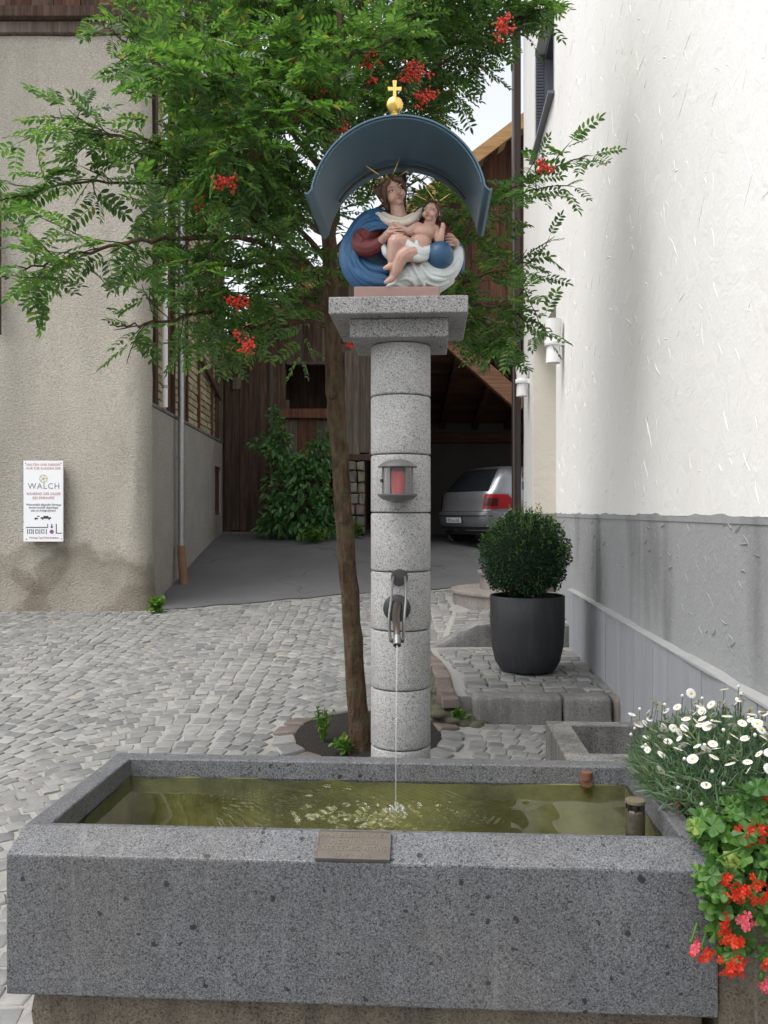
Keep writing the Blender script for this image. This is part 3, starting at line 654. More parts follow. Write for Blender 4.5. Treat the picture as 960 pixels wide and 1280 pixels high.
# zinc downpipe with clay shoe
dp = empty('zinc_downpipe', TS(10.85, .07, gz(-2.6, 10.85)), 'shiny zinc downpipe ending in a brown clay shoe at the asphalt', 'downpipe')
x0 = TS(10.85, .09, 0)[0]
mb = MB(); mb.tube([(x0, 10.85, 8.6), (x0, 10.85, 1.14)], .043, 14); mb.build('pipe', M['zinc'], dp, smooth=True)
for z in (1.15, 2.3, 4.2): 
    mb = MB(); mb.lathe([(.046, -.02), (.05, -.018), (.05, .018), (.046, .02)], (x0, 10.85, z), 14); mb.box(x0-.09, x0-.04, 10.84, 10.86, z-.01, z+.01); mb.build('pipe_clamp', M['zinc'], dp, smooth=True)
zb = gz(-2.5, 10.8)
mb = MB(); mb.tube([(x0, 10.85, 1.16), (x0+.005, 10.84, 1.08), (x0+.055, 10.78, zb-.01)], [.05, .054, .06], 14); mb.build('clay_shoe', M['clay'], dp, smooth=True)
wp = empty('white_pipe', TS(10.1, .05, ZL+.05), 'thin pale pipe standing on the brick ledge beside the zinc downpipe', 'pipe')
x1 = TS(10.1, .045, 0)[0]; mb = MB(); mb.tube([(x1, 10.1, 6.9), (x1, 10.1, ZL+.052)], .036, 12); mb.build('pipe', M['whitepaint'], wp, smooth=True)
mb = MB(); mb.lathe([(.037, -.02), (.042, -.018), (.042, .018), (.037, .02)], (x1, 10.1, ZL+.3), 12); mb.build('pipe_clamp', M['zinc'], wp)

# parking sign
SX0, SX1 = P(30, 0, DB-.1)[0], P(79.5, 0, DB-.1)[0]; SZ0, SZ1 = P(0, 677, DB-.1)[2], P(0, 576, DB-.1)[2]
sg = empty('parking_sign', ((SX0+SX1)/2, DB-.1, SZ0), 'white parking notice with red and black print on the beige plaster', 'sign')
mb = MB(); mb.box(SX0, SX1, DB-.115, DB-.09, SZ0, SZ1); mb.build('board', M['signwhite'], sg, bevel=.003)
mb = MB(); mb.box(SX0+.05, SX1-.05, DB-.0899, DB+.03, SZ0+.05, SZ1-.05); mb.build('mounting', M['greymetal'], sg)
def sgM(px, py): return Matrix.Translation(P(20+px/9.85, 560+py/9.85, DB-.1).xyz*1.0 - Vector((0, .0165, 0))) @ Matrix.Rotation(R(90), 4, 'X')
u = (DB-.1)/F/9.85
for body, px, py, size, mt, sp, sx_ in (('HALTEN UND PARKEN', 346, 220, 30, 'redprint', 1.1, .90), ('NUR FÜR KUNDEN DER', 346, 266, 30, 'redprint', 1.1, .88), ('WALCH', 350, 503, 74, 'greyprint', 1.15, .98),
      ('WÄHREND DER DAUER', 346, 580, 34, 'redprint', 1.1, .78), ('DES EINKAUFES', 346, 630, 34, 'redprint', 1.1, .76), ('Widerrechtlich abgestellte Fahrzeuge', 346, 710, 28, 'black', 1, .74), ('werden kostenpfl. abgeschleppt', 346, 745, 28, 'black', 1, .74), ('oder zur Anzeige gebracht', 342, 782, 28, 'black', 1, .74), ('Werktags Tag & Nacht freihalten', 350, 1115, 26, 'redprint', 1, .75)):
    text_mesh('lettering', body, size*u*1.38, M[mt], sgM(px, py), sg, .0003, 'CENTER', sp, sx_)
def sgrect(mb, x0, x1, y0, y1): a = P(20+x0/9.85, 560+y0/9.85, DB-.1); b = P(20+x1/9.85, 560+y1/9.85, DB-.1); mb.box(a[0], b[0], DB-.1165, DB-.115-.0002, b[2], a[2])
def sgdisc(mb, x, y, r, r0=0, n=20):
    c = P(20+x/9.85, 560+y/9.85, DB-.1); vs_ = []
    for k in range(n): a = 2*math.pi*k/n; vs_.append((c[0]+r*u*math.cos(a), DB-.1166, c[2]+r*u*math.sin(a)))
    if r0:
        for k in range(n): a = 2*math.pi*k/n; vs_.append((c[0]+r0*u*math.cos(a), DB-.1166, c[2]+r0*u*math.sin(a)))
        mb.add(vs_, [(k, (k+1) % n, (k+1) % n+n, k+n) for k in range(n)])
    else: mb.add(vs_, [tuple(range(n))])
mb = MB(); sgdisc(mb, 345, 378, 50, 42)
for k in range(5):
    a = 2*math.pi*k/5; c = P(20+345/9.85, 560+378/9.85, DB-.1); mb.bar((c[0], DB-.1164, c[2]), (c[0]+44*u*math.cos(a), DB-.1164, c[2]+44*u*math.sin(a)), 7*u, .0005, up=(0, 1, 0))
mb.build('emblem', M['yellowprint'], sg)
mb = MB(); sgrect(mb, 130, 400, 972, 982); sgrect(mb, 393, 402, 935, 972); sgrect(mb, 497, 508, 935, 1050); sgrect(mb, 508, 572, 1043, 1053)
for x in (145, 217, 297, 376): sgrect(mb, x, x+8, 998, 1060)
for x in (168, 245, 318): sgrect(mb, x, x+38, 1003, 1011); sgrect(mb, x, x+7, 1011, 1050); sgrect(mb, x+31, x+38, 1011, 1050); sgrect(mb, x+7, x+38, 1043, 1051)
sgrect(mb, 236, 276, 858, 876); sgrect(mb, 268, 296, 835, 847); sgrect(mb, 310, 440, 852, 870); sgrect(mb, 345, 405, 836, 852)
for x in (246, 335, 415): sgdisc(mb, x, 876, 9)
mb.build('pictogram', M['black'], sg)
mb = MB(); sgdisc(mb, 447, 1030, 26); mb.build('pictogram', M['purple'], sg)
mb = MB(); sgrect(mb, 440, 454, 935, 985); sgrect(mb, 433, 461, 965, 980); mb.build('pictogram', M['blueprint'], sg)
for x, y in ((125, 190), (560, 188), (138, 1122), (567, 1117)): 
    mb = MB(); sgdisc(mb, x, y, 7); mb.build('screw', M['greymetal'], sg)

# ================================================================== barn with open garage bay
DF = 14.9
bn = empty('wooden_barn', (0, DF, 1.0), 'dark weathered timber barn with open garage bay at the end of the lane', 'barn')
def bbox(name, px0, px1, py0, py1, mat, d0=DF, d1=DF+.06, jitter=0, **k):
    a = P(px0, py1, DF); b = P(px1, py0, DF); j = rs.uniform(-jitter, jitter)
    mb = MB(); mb.box(a[0], b[0], d0+j, d1+j, a[2], b[2]); return mb.build(name, M[mat], bn, **k)
def planks(px0, px1, py0, py1, wpx, mat, d0=DF, name='plank', top=None):
    x = px0
    while x < px1 - .5:
        w = min(rs.uniform(.75, 1.25)*wpx, px1 - x)
        if px1 - x - w < 3: w = px1 - x
        t = py0 + rs.uniform(-1.5, 1.5) if top is None else top(x + w/2)
        if t < py1 - 3: bbox(name, x+.25, x+w-.25, t, py1 + rs.uniform(-1.5, 1.5), mat if isinstance(mat, str) else rs.choice(mat), d0, d0+.05, .012)
        x += w
roofline = lambda x: 172 + (640 - x)*.76
planks(281, 347, 425, 664, 12, 'wood_dark', DF-.02, top=lambda x: max(425, roofline(x)+5))                                 # tall left door leaf
bbox('sill_board', 278, 352, 664.5, 671, 'wood_grey', DF-.06, DF+.1, bevel=.01)
bbox('door_rail', 279, 350, 640, 647, 'wood_dark', DF-.055, DF-.022) if False else None
bbox('door_post', 338, 343, 455, 630, 'wood_grey', DF-.1, DF-.035)
bbox('small_hatch', 291.5, 302, 472, 487, 'wood_grey', DF-.06, DF-.033)
bbox('post', 347, 357, 427, 668, 'wood_dark', DF-.04, DF+.12, bevel=.01)
bbox('post', 357.2, 361, 500, 668, 'wood_grey', DF-.02, DF+.1)
planks(357, 462, 0, 453, 11, ['wood_grey', 'wood_dark', 'wood_grey'], DF, top=lambda x: roofline(x)+4)       # boards above the hatch
planks(281, 357, 0, 424, 11, ['wood_grey', 'wood_dark'], DF+.02, top=lambda x: roofline(x)+4)
bbox('beam', 349, 430, 511.5, 523.5, 'wood_red', DF-.1, DF+.06, bevel=.012)
planks(361.5, 430, 524.5, 571, 10.5, ['wood_grey', 'wood_grey', 'wood_red'], DF)
bbox('beam', 358, 430, 452, 456, 'wood_grey', DF-.05, DF+.06)
planks(431, 520, 441, 567, 10, ['wood_grey', 'wood_grey', 'wood_dark'], DF-.06)
planks(462, 541, 0, 441, 11, ['wood_grey', 'wood_red'], DF, top=lambda x: roofline(x)+4)
bbox('beam', 428, 520, 568, 576, 'wood_dark', DF-.08, DF+.08, bevel=.012)
bbox('post', 425, 431, 441, 668, 'wood_dark', DF-.05, DF+.1)
planks(541, 665, 0, 398, 11.5, 'wood_red', DF, top=lambda x: roofline(x)+4)
bbox('cross_beam', 541, 665, 373, 384, 'wood_red', DF-.09, DF-.02, bevel=.01)
a = P(520, 425, DF-.25); b = P(668, 399, DF-.25); mb = MB(); mb.box(a[0], b[0], DF-.28, DF+.02, a[2], b[2]); mb.build('lintel_beam', M['beam'], bn, bevel=.015)
mb = MB(); mb.bar(P(549, 414, DF-.12), P(655, 508, DF-.12), .30, .2, up=(0, 1, 0)); mb.build('brace', M['beam'], bn, bevel=.015)
# stone pier
STN = [plain('pier_stone', c_, .9, 0, 12, .3, 30, .01) for c_ in ((.2,.17,.13), (.24,.22,.19), (.16,.15,.13))]
r = random.Random(11); z = 577
while z < 664:
    h = r.uniform(9, 15); x = 432.5
    while x < 455:
        w = min(r.uniform(10, 16), 456-x)
        if 456-x-w < 5: w = 456-x
        p0 = P(x+.3, z+h-.3, DF); p1 = P(x+w-.3, z+.3, DF)
        bm = bmesh.new(); bmesh.ops.create_cube(bm, size=1); bmesh.ops.bevel(bm, geom=bm.edges[:], offset=.12, segments=1, affect='EDGES')
        for v in bm.verts: v.co = Vector(((p0[0]+p1[0])/2 + v.co.x*(p1[0]-p0[0]), DF+.1 + v.co.y*.4, (p0[2]+p1[2])/2 + v.co.z*(p1[2]-p0[2]))) + Vector((r.uniform(-1, 1), r.uniform(-2.5, 1), r.uniform(-1, 1)))*.012 - WLOC[bn]
        me = bpy.data.meshes.new('stone'); bm.to_mesh(me); bm.free(); me.materials.append(STN[r.randrange(3)]); link('stone', me, bn); x += w
    z += h
# shell: side, back, partitions, floor stays the lane
zr = lambda x: P(640, 172, DF)[2] + (x - P(640, 0, DF)[0])*.76
xl = side_x(15.1) + .02
mb = MB(); mb.box(xl-.02, xl+.06, DF+.06, 20.6, .8, 4.6); mb.build('side_wall', M['wood_dark'], bn)
mb = MB(); mb.box(xl, 5.2, 20.5, 20.7, .6, 4.6); mb.build('back_wall', plain('dark_concrete', (.13,.125,.115), .9, 0, 1.6, .35, 20, .01), bn)
mb = MB(); mb.box(-.42, -.34, DF+.13, 20.5, .8, 4.5); mb.build('partition', M['wood_dark'], bn)
mb = MB(); mb.box(5.1, 5.2, DF, 20.5, .6, 4.6); mb.build('side_wall', M['plaster_side'], bn)
mb = MB(); mb.box(-2.6, -.45, 16.3, 16.36, .9, 4.5); mb.build('inner_boards', M['wood_dark'], bn)
# bay ceiling: boards on sloping rafters
cz = lambda d: 4.72 - (d - 15)*.2
x = -.34; 
def TB(x, d, dz): return (x, d, cz(d) + dz)
for i in range(28):
    d0 = 14.95 + i*.2; mb = MB(); mb.box(-.33, 5.1, d0+.004, d0+.196, .17, .2, TB); mb.build('ceiling_board', M['beam'], bn)
for xr_ in (.55, 1.35, 2.15, 2.95): mb = MB(); mb.box(xr_, xr_+.14, 14.95, 20.4, -.02, .165, TB); mb.build('rafter', M['beam_y'], bn)
mb = MB(); mb.box(-.33, 5.1, 20.3, 20.49, 3.30, 3.55); mb.build('wall_beam', M['beam'], bn)
# roof with verge boards coloured as if sunlit
ap = 3.3; xe = -3.5
mb = MB()
def roofslab(xa, xb, za, zb, t, d0, d1): mb.add([(xa, d0, za), (xb, d0, zb), (xb, d1, zb), (xa, d1, za), (xa, d0, za+t), (xb, d0, zb+t), (xb, d1, zb+t), (xa, d1, za+t)], [(0,3,2,1),(4,5,6,7),(0,1,5,4),(1,2,6,5),(2,3,7,6),(3,0,4,7)])
roofslab(xe, ap, zr(xe), zr(ap), .12, DF-.5, 21); roofslab(ap+.002, 7.2, zr(ap), zr(ap)-.72*3.9, .12, DF-.5, 21); mb.build('roof', M['wood_grey'], bn)
mb = MB(); roofslab(xe, ap, zr(xe)-.16, zr(ap)-.16, .26, DF-.56, DF-.505); mb.build('verge_board', M['sunlit_wood'], bn)
for i in range(18):
    x = xe + .2 + i*.38; mb = MB(); mb.box(x, x+.12, DF-.49, DF-.02, 0, .1, lambda a, b, c: (a, b, zr(a) - .11 + c)); mb.build('purlin', M['sunlit_wood'], bn)
mb = MB(); roofslab(4.0, 7.2, 4.5, 4.5, 4.0, 20.5, 20.6) if False else None
mb = MB(); mb.prism([(xl, 4.6), (5.2, 4.6), (ap+1.2, zr(ap)-.9), (ap, zr(ap)-.05), (xl, zr(xl)-.05)], 20.5, 20.6); mb.build('rear_gable', M['wood_grey'], bn)

# ================================================================== white house
wh = empty('white_house', TW(5, -.2, gz(1.5, 5)), 'white trowelled plaster house with grey painted base along the right side', 'house')
ZG = 1.58; AD0, AD1, AZ0, AZ1 = 8.87, 11.0, .9, 3.82; WD0, WD1, WZ0, WZ1 = 9.0, 10.8, 6.15, 7.52; SE = 12.15
def wallbox(mb, s0, s1, z0, z1, n0=-.38, n1=0): mb.box(s0, s1, n0, n1, z0, z1, TW)
mb = MB()
for s0, s1, z0, z1 in ((-4, AD0, ZG, 9.6), (AD0, AD1, AZ1, WZ0), (AD1, SE, ZG, WZ0), (AD0, WD0, WZ0, WZ1), (WD1, SE, WZ0, WZ1), (AD0, SE, WZ1, 9.6)): wallbox(mb, s0, s1, z0, z1)
mb.build('wall', M['white'], wh)
mb = MB(); wallbox(mb, -4, AD0, -.2, ZG-.001, -.38, -.003); wallbox(mb, AD1, SE, -.2, ZG-.001, -.38, -.003); mb.build('painted_base', M['greypl'], wh)
mb = MB(); mb.box(AD0, AD1+.0, -.44, -.385, .2, AZ1+.2, TW); mb.build('door_recess_back', M['cream'], wh)
mb = MB(); mb.box(AD1-.012, AD1-.002, -.38, -.004, ZG, AZ1-.002, TW); mb.build('door_reveal', M['cream'], wh)
mb = MB(); mb.box(AD0+.002, AD0+.012, -.38, -.004, ZG, AZ1-.002, TW); mb.build('door_reveal', M['cream'], wh)
mb = MB(); mb.box(AD1-.014, AD1-.002, -.38, -.006, .3, ZG-.002, TW); mb.build('reveal_base', plain('olive_grey_paint', (.26,.26,.23), .9, 0, 3, .15, 14, .01), wh)
mb = MB(); mb.box(9.3, 10.7, -.384, -.33, .9, 3.1, TW); mb.build('door', M['wood_red'], wh)
# house body behind
mb = MB(); mb.box(-4, SE, -6.4, -.45, -.2, 9.6, TW); mb.build('house_body', M['white'], wh)
mb = MB(); mb.add([TW(-4.6, .6, 9.58), TW(SE+.3, .6, 9.58), TW(SE+.3, -7, 9.58), TW(-4.6, -7, 9.58), TW(-4.6, -3.2, 12), TW(SE+.3, -3.2, 12)], [(0, 1, 5, 4), (2, 3, 4, 5), (0, 4, 3), (1, 2, 5), (0, 3, 2, 1)]); mb.build('roof', M['wood_dark'], wh)
# board-marked concrete plinth with pale mortar cap
d = -3.9; PT = lambda s: .875
while d < 7.8:
    w = min(rs.uniform(.12, .2), 7.8 - d); mb = MB(); t = .045 + rs.uniform(-.002, .002)
    mb.box(d+.002, d+w-.002, -.02, t, -.2, .868, TW); mb.build('concrete_board_strip', M['concrete'], wh); d += w
mb = MB(); nseg = 60; vs_ = []
for i in range(nseg+1):
    s = -3.9 + 11.72*i/nseg; j = rs.uniform(-.006, .006)
    vs_ += [TW(s, .050+j, .869), TW(s, .048+j, .876+j), TW(s, -.001, .885+j), TW(s, -.001, .869)]
mb.add(vs_, [(i*4+k, i*4+(k+1) % 4, i*4+4+(k+1) % 4, i*4+4+k) for i in range(nseg) for k in range(4)] + [(0, 1, 2, 3), (nseg*4+3, nseg*4+2, nseg*4+1, nseg*4)]); mb.build('mortar_cap', M['capmortar'], wh)
# trowel ridges: small raised plaster strokes
mb = MB(); r = random.Random(21)
def stroke(mb, s, z, L, ang, h, curve):
    pts = []; n_ = 5
    for i in range(n_): t = i/(n_-1) - .5; pts.append((s + math.cos(ang)*L*t - math.sin(ang)*curve*(t*t), z + math.sin(ang)*L*t + math.cos(ang)*curve*(t*t)))
    vs_ = []; w = h*3.4
    for i, (a, b) in enumerate(pts):
        e = math.sin(math.pi*(i+.35)/(n_-.3)); nx, nz = -math.sin(ang), math.cos(ang)
        vs_ += [TW(a - nx*w*e, -.001, b - nz*w*e), TW(a + nx*w*.2*e, h*e, b + nz*w*.2*e), TW(a + nx*w*.7*e, -.001, b + nz*w*.7*e)]
    mb.add(vs_, [(i*3+k, i*3+k+1, i*3+4+k, i*3+3+k) for i in range(n_-1) for k in range(2)])
for i in range(620):
    s = 2.2 + 6.6*r.random()**1.0; z = r.uniform(1.62, 6.5); L = r.uniform(.03, .12)*(1 if r.random() > .2 else 2.2); a = r.choice((R(55), R(60), R(115), R(30), R(-25))) + r.uniform(-.35, .35)
    stroke(mb, s, z, L, a, r.uniform(.0012, .003), r.uniform(-.3, .3)*L)
    if r.random() < .3: stroke(mb, s + .02, z - L*.35, L*.7, a + R(75), r.uniform(.001, .0024), .1*L)
o = mb.build('trowel_ridges', M['white'], wh); o['kind'] = 'stuff'
mb = MB()
for i in range(120):
    s = r.uniform(2.0, 8.5); z = r.uniform(.95, 1.55); stroke(mb, s, z, r.uniform(.03, .1), r.uniform(-.5, .9), r.uniform(.001, .0025), r.uniform(-.03, .03))
o = mb.build('base_ridges', M['greypl'], wh); o['kind'] = 'stuff'
mb = MB(); vs_ = []; ns = 220
for i in range(ns+1):
    s = -3.9 + (AD0 + 3.89)*i/ns; vs_ += [TW(s, .0015, ZG-.03), TW(s, .0015, ZG + .004 + .006*math.sin(s*5.3) + .004*math.sin(s*17+1) + rs.uniform(-.004, .004))]
mb.add(vs_, [(2*i, 2*i+2, 2*i+3, 2*i+1) for i in range(ns)]); mb.build('paint_edge', M['greypl'], wh)
# window
mb = MB(); mb.box(WD0, WD1, -.30, -.28, WZ0, WZ1, TW); win = mb.build('window', M['glass'], wh)
mb = MB()
for a, b, z0, z1 in ((WD0+.002, WD0+.09, WZ0+.002, WZ1-.002), (WD1-.09, WD1-.002, WZ0+.002, WZ1-.002), (WD0+.09, WD1-.09, WZ0+.002, WZ0+.09), (WD0+.09, WD1-.09, WZ1-.09, WZ1-.002), (9.85, 9.95, WZ0+.09, WZ1-.09)): mb.box(a, b, -.28, -.12, z0, z1, TW)
mb.build('window_frame', M['winframe'], win, bevel=.008)
mb = MB(); mb.box(WD0-.03, WD1+.03, -.28, .07, WZ0-.03, WZ0+.0, TW); mb.build('window_sill', M['winframe'], win)
for a, b in ((WD0+.01, WD0+.055), (WD1-.05, WD1-.008)):
    mb = MB(); mb.box(a, b, -.118, -.01, WZ0+.02, WZ1-.02, TW); sh = mb.build('shutter', M['winframe'], wh)
    for k in range(34):
        z = WZ0 + .04 + k*.039; mb = MB(); mb.box(a - .012 if b > 10 else b, a if b > 10 else b + .012, -.11, -.02, z, z+.02, TW); mb.build('slat', M['winframe'], sh)
# wall lamps
def wall_lamp(s, z, label):
    root = empty('wall_lamp', TW(s, 0, z), label, 'wall lamp', 'white up and down lamps on the white house')
    c = TW(s, .105, z)
    for nm, prof in (('upper_shade', [(.045, .03), (.068, .03), (.085, .21), (.087, .235), (.078, .235), (.062, .04)]), ('lower_shade', [(.045, -.03), (.066, -.03), (.075, -.2), (.066, -.2), (.058, -.04)])):
        mb = MB(); mb.lathe(prof, c, 24); mb.build(nm, M['whitepaint'], root, smooth=True)
    mb = MB(); mb.lathe([(.001, -.029), (.085, -.029), (.088, -.025), (.088, .025), (.085, .029), (.001, .029)], c, 24); mb.build('ring', M['whitepaint'], root, smooth=True)
    mb = MB(); mb.box(s-.05, s+.05, 0, .06, z-.03, z+.03, TW); mb.build('bracket', M['whitepaint'], root, bevel=.004)
wall_lamp(8.33, 1.6 + 212*8.3/F, 'white tapered wall lamp beside the edge of the cream door recess')
wall_lamp(11.4, 1.6 + 163*11.4/F, 'white wall lamp beside the tall brown downpipe')
bp = empty('brown_downpipe', (TW(12.3, .04, 0)[0], 12.3, gz(2, 12.3)), 'tall dark brown square downpipe at the far corner of the white house', 'downpipe')
xb = P(645.5, 0, 12.3)[0]
mb = MB(); mb.box(xb-.062, xb+.062, 12.25, 12.37, gz(2, 12.3), 9.5); mb.build('pipe', M['brownmetal'], bp, bevel=.02)
mb = MB(); mb.tube([(xb-.05, 12.21, gz(2, 12.3)), (xb-.05, 12.21, 9.5)], .022, 8); mb.build('conduit', M['brownmetal'], bp, smooth=True)
cbl = MB(); cbl.tube([P(655, 380, 12.1), P(654.5, 470, 12.1), P(655.5, 540, 12.1), P(657, 640, 12.1)], .012, 6); cb = cbl.build('cable', M['greymetal']); tag(cb, 'thin grey cable running down the corner of the white house', 'cable')

# ================================================================== fountain trough
tr = empty('stone_trough', TT(0, .44, gz(0, 2.8)), 'large grey granite fountain trough filled with greenish water', 'fountain trough')
U0, U1 = -1.02, 1.02; IU0, IU1 = -.945, .955; IV0, IV1 = .135, .80; OV = .875; ZB, ZLIP, ZR, ZF = .19, .60, .645, .30
mb = MB()
outer_b = [(U0, 0, ZB), (U1, 0, ZB), (U1, OV, ZB), (U0, OV, ZB)]; outer_l = [(U0, 0, ZLIP), (U1, 0, ZLIP)]
v = [TT(*p) for p in [(U0,0,ZB),(U1,0,ZB),(U1,OV,ZB),(U0,OV,ZB),(U0,0,ZLIP),(U1,0,ZLIP),(U1,.112,ZR),(U0,.112,ZR),(U1,OV,ZR),(U0,OV,ZR),
     (IU0,IV0,ZR),(IU1,IV0,ZR),(IU1,IV1,ZR),(IU0,IV1,ZR),(IU0+.02,IV0+.02,ZF),(IU1-.02,IV0+.02,ZF),(IU1-.02,IV1-.02,ZF),(IU0+.02,IV1-.02,ZF)]]
mb.add(v, [(0,3,2,1),(0,1,5,4),(4,5,6,7),(1,2,8,6,5),(2,3,9,8),(3,0,4,7,9),(7,6,11,10),(6,8,12,11),(8,9,13,12),(9,7,10,13),(10,11,15,14),(11,12,16,15),(12,13,17,16),(13,10,14,17),(14,15,16,17)])
mb.build('basin', M['granite'], tr, bevel=.006, seg=2)
mb = MB()
mb.add([TT(IU0+.026, IV0+.026, ZF+.004), TT(IU1-.026, IV0+.026, ZF+.004), TT(IU1-.026, IV1-.026, ZF+.004), TT(IU0+.026, IV1-.026, ZF+.004)], [(0,1,2,3)])
mb.build('algae_floor', M['algae'], tr)
# algae film on the inner walls below the waterline
mb = MB(); zw = .572
for a, b in (((IU0+.012, IV0+.013), (IU1-.012, IV0+.013)), ((IU1-.012, IV0+.013), (IU1-.012, IV1-.013)), ((IU1-.012, IV1-.013), (IU0+.012, IV1-.013)), ((IU0+.012, IV1-.013), (IU0+.012, IV0+.013))):
    s_ = lambda p, k: (p[0]*k + (1-k)*.0 if False else p[0], p[1])
    def inw(p, q): return (p[0] + (q if p[0] < 0 else -q), p[1] + (q if p[1] < .45 else -q))
    n_ = 24; vs_ = []
    for i in range(n_+1):
        t = i/n_; p = (a[0]+(b[0]-a[0])*t, a[1]+(b[1]-a[1])*t); lo = inw(a, .011), inw(b, .011); q = (lo[0][0]+(lo[1][0]-lo[0][0])*t, lo[0][1]+(lo[1][1]-lo[0][1])*t)
        vs_ += [TT(p[0], p[1], zw + rs.uniform(-.004, .012)), TT(q[0], q[1], ZF+.006)]
    mb.add(vs_, [(2*i, 2*i+1, 2*i+3, 2*i+2) for i in range(n_)])
mb.build('algae_film', M['algae'], tr)
rough_block('plinth', tr, TT, -.97, 1.0, .05, .84, -.14, ZB-.002, M['plinthstone'], .008, 3, .12)
# plaque lying on the sloping lip
sl = math.atan2(ZR-ZLIP, .112)
def TL(u, w, h):      # u along, w up the slope from the lip, h off the surface
    return TT(u, w*math.cos(sl) - h*math.sin(sl), ZLIP + w*math.sin(sl) + h*math.cos(sl))
up = (440-480)*2.36/F + .087
mb = MB(); mb.box(up-.107, up+.107, .0, .112, .001, .012, TL); plq = mb.build('plaque', M['bronze'], tr, bevel=.002); plq['label'] = 'dark bronze plaque with raised lettering'
mb = MB()
for a, b, c_, d_ in ((-.107, .107, .0, .004), (-.107, .107, .108, .112), (-.107, -.103, .004, .108), (.103, .107, .004, .108)): mb.box(up+a, up+b, c_, d_, .0121, .0135, TL)
mb.build('plaque_rim', M['bronze'], plq)
o0 = Vector(TL(up, 0, .0121)); ex = (Vector(TL(up+1, 0, .0121)) - o0).normalized(); ey = (Vector(TL(up, 1, .0121)) - o0).normalized(); ez = ex.cross(ey)
MP = Matrix((ex, ey, ez)).transposed().to_4x4()
for body, w, sz, sx_ in (('MARIENBRUNNEN', .084, .021, 1.0), ('MOTIV VON', .058, .021, 1.0), ('JOSEF GEORG WITWER', .033, .021, .83), ('1719 - 1785', .0095, .019, 1.0)):
    text_mesh('lettering', body, sz*1.15, M['bronze_hi'], Matrix.Translation(o0 + ey*w) @ MP, plq, .0012, 'CENTER', 1.05, sx_)
# water surface with ripples spreading from the falling stream
SPU, SPV = TI(P(494.5, 0, 2.83)[0], 2.83); WZ = .578
nu, nv = 520, 190; uu = np.linspace(IU0+.0025, IU1-.0025, nu); vv = np.linspace(IV0+.0025, IV1-.0025, nv)
UU, VV = np.meshgrid(uu, vv); dx = UU - SPU; dy = VV - SPV; rr_ = np.sqrt(dx*dx + dy*dy)
amp = .0020*np.exp(-rr_/.12); Z = amp*np.sin(rr_*105 + 1.2*np.sin(UU*9) + .8*np.sin(VV*13)) 
Z += .0008*np.exp(-((dx+.17)/.16)**2)*np.sin(dx*62 + 30*VV + 2.5*np.sin(VV*31) + 1.5*np.sin(UU*23))*(.5+.5*np.sin(VV*17+UU*11)) + .0004*np.exp(-((dx-.2)/.09)**2)*np.sin(dx*80 - 35*VV + 2*np.sin(VV*27)) + .0006*np.exp(-rr_/.5)*np.sin(UU*37+VV*29) + .0003*np.sin(UU*15+VV*21+2*np.sin(UU*6))
wr = np.random.default_rng(9)
for k in range(90):
    cu_, cv_ = SPU + wr.normal(-.15, .15), SPV + wr.normal(0, .12); sg2 = wr.uniform(.025, .07); ang_ = wr.normal(.35, .5); lam = wr.uniform(.022, .045)
    ph_ = (np.cos(ang_)*(VV-cv_) + np.sin(ang_)*(UU-cu_))*2*np.pi/lam; Z += wr.uniform(.0012, .0034)*np.exp(-((UU-cu_)**2/(2*sg2**2*2.5) + (VV-cv_)**2/(2*sg2**2)))*np.sin(ph_ + wr.uniform(0, 6))
for k in range(26):
    cu_, cv_ = SPU + wr.normal(.19, .06), SPV + wr.normal(0, .08); sg2 = wr.uniform(.015, .03); ang_ = wr.normal(0, .8); lam = wr.uniform(.018, .03)
    ph_ = (np.cos(ang_)*(VV-cv_) + np.sin(ang_)*(UU-cu_))*2*np.pi/lam; Z += wr.uniform(.001, .0024)*np.exp(-((UU-cu_)**2 + (VV-cv_)**2)/(2*sg2**2))*np.sin(ph_)
Z += .010*np.exp(-(rr_/.018)**2)
ca, sa = math.cos(YAW), math.sin(YAW)
Vw = np.stack([-.087 + UU*ca + VV*sa, 2.373 - UU*sa + VV*ca, WZ + Z], -1).reshape(-1, 3)
ii = np.arange(nv-1)[:, None]*nu + np.arange(nu-1)[None]; Fw = np.stack([ii, ii+1, ii+nu+1, ii+nu], -1).reshape(-1, 4)
wt = npmesh('water', Vw, Fw, M['water'], None, True); tag(wt, 'clear greenish water with ripples standing in the granite trough', 'water', kind='structure')
# stream and splash
noz = P(496.5, 806, 2.86); hit = Vector(TT(SPU, SPV, WZ))
mb = MB(); pts = []; 
for i in range(25): t = i/24; pts.append((noz[0]+(hit[0]-noz[0])*t**.6, noz[1]+(hit[1]-noz[1])*t**.6, noz[2]+(hit[2]-noz[2])*t))
mb.tube(pts, [.0033 - .0012*(i/24) + .0005*math.sin(i*1.7) for i in range(25)], 8); ws = mb.build('water_stream', M['stream'], None, smooth=True); tag(ws, 'thin jet of water falling from the spout into the trough', 'water jet')
mb = MB(); r = random.Random(4)
for i in range(60):
    a = r.uniform(0, 6.28); q = r.random()**.7*.04; mb.ell((hit[0]+q*math.cos(a), hit[1]+q*math.sin(a), WZ + .002 + r.random()**2*.035*(1-q/.05)), r.uniform(.0018, .005), None, 6, 4)
sp = mb.build('water_splash', M['stream'], None, smooth=True); tag(sp, 'white splash where the water jet hits the trough surface', 'splash', kind='stuff')
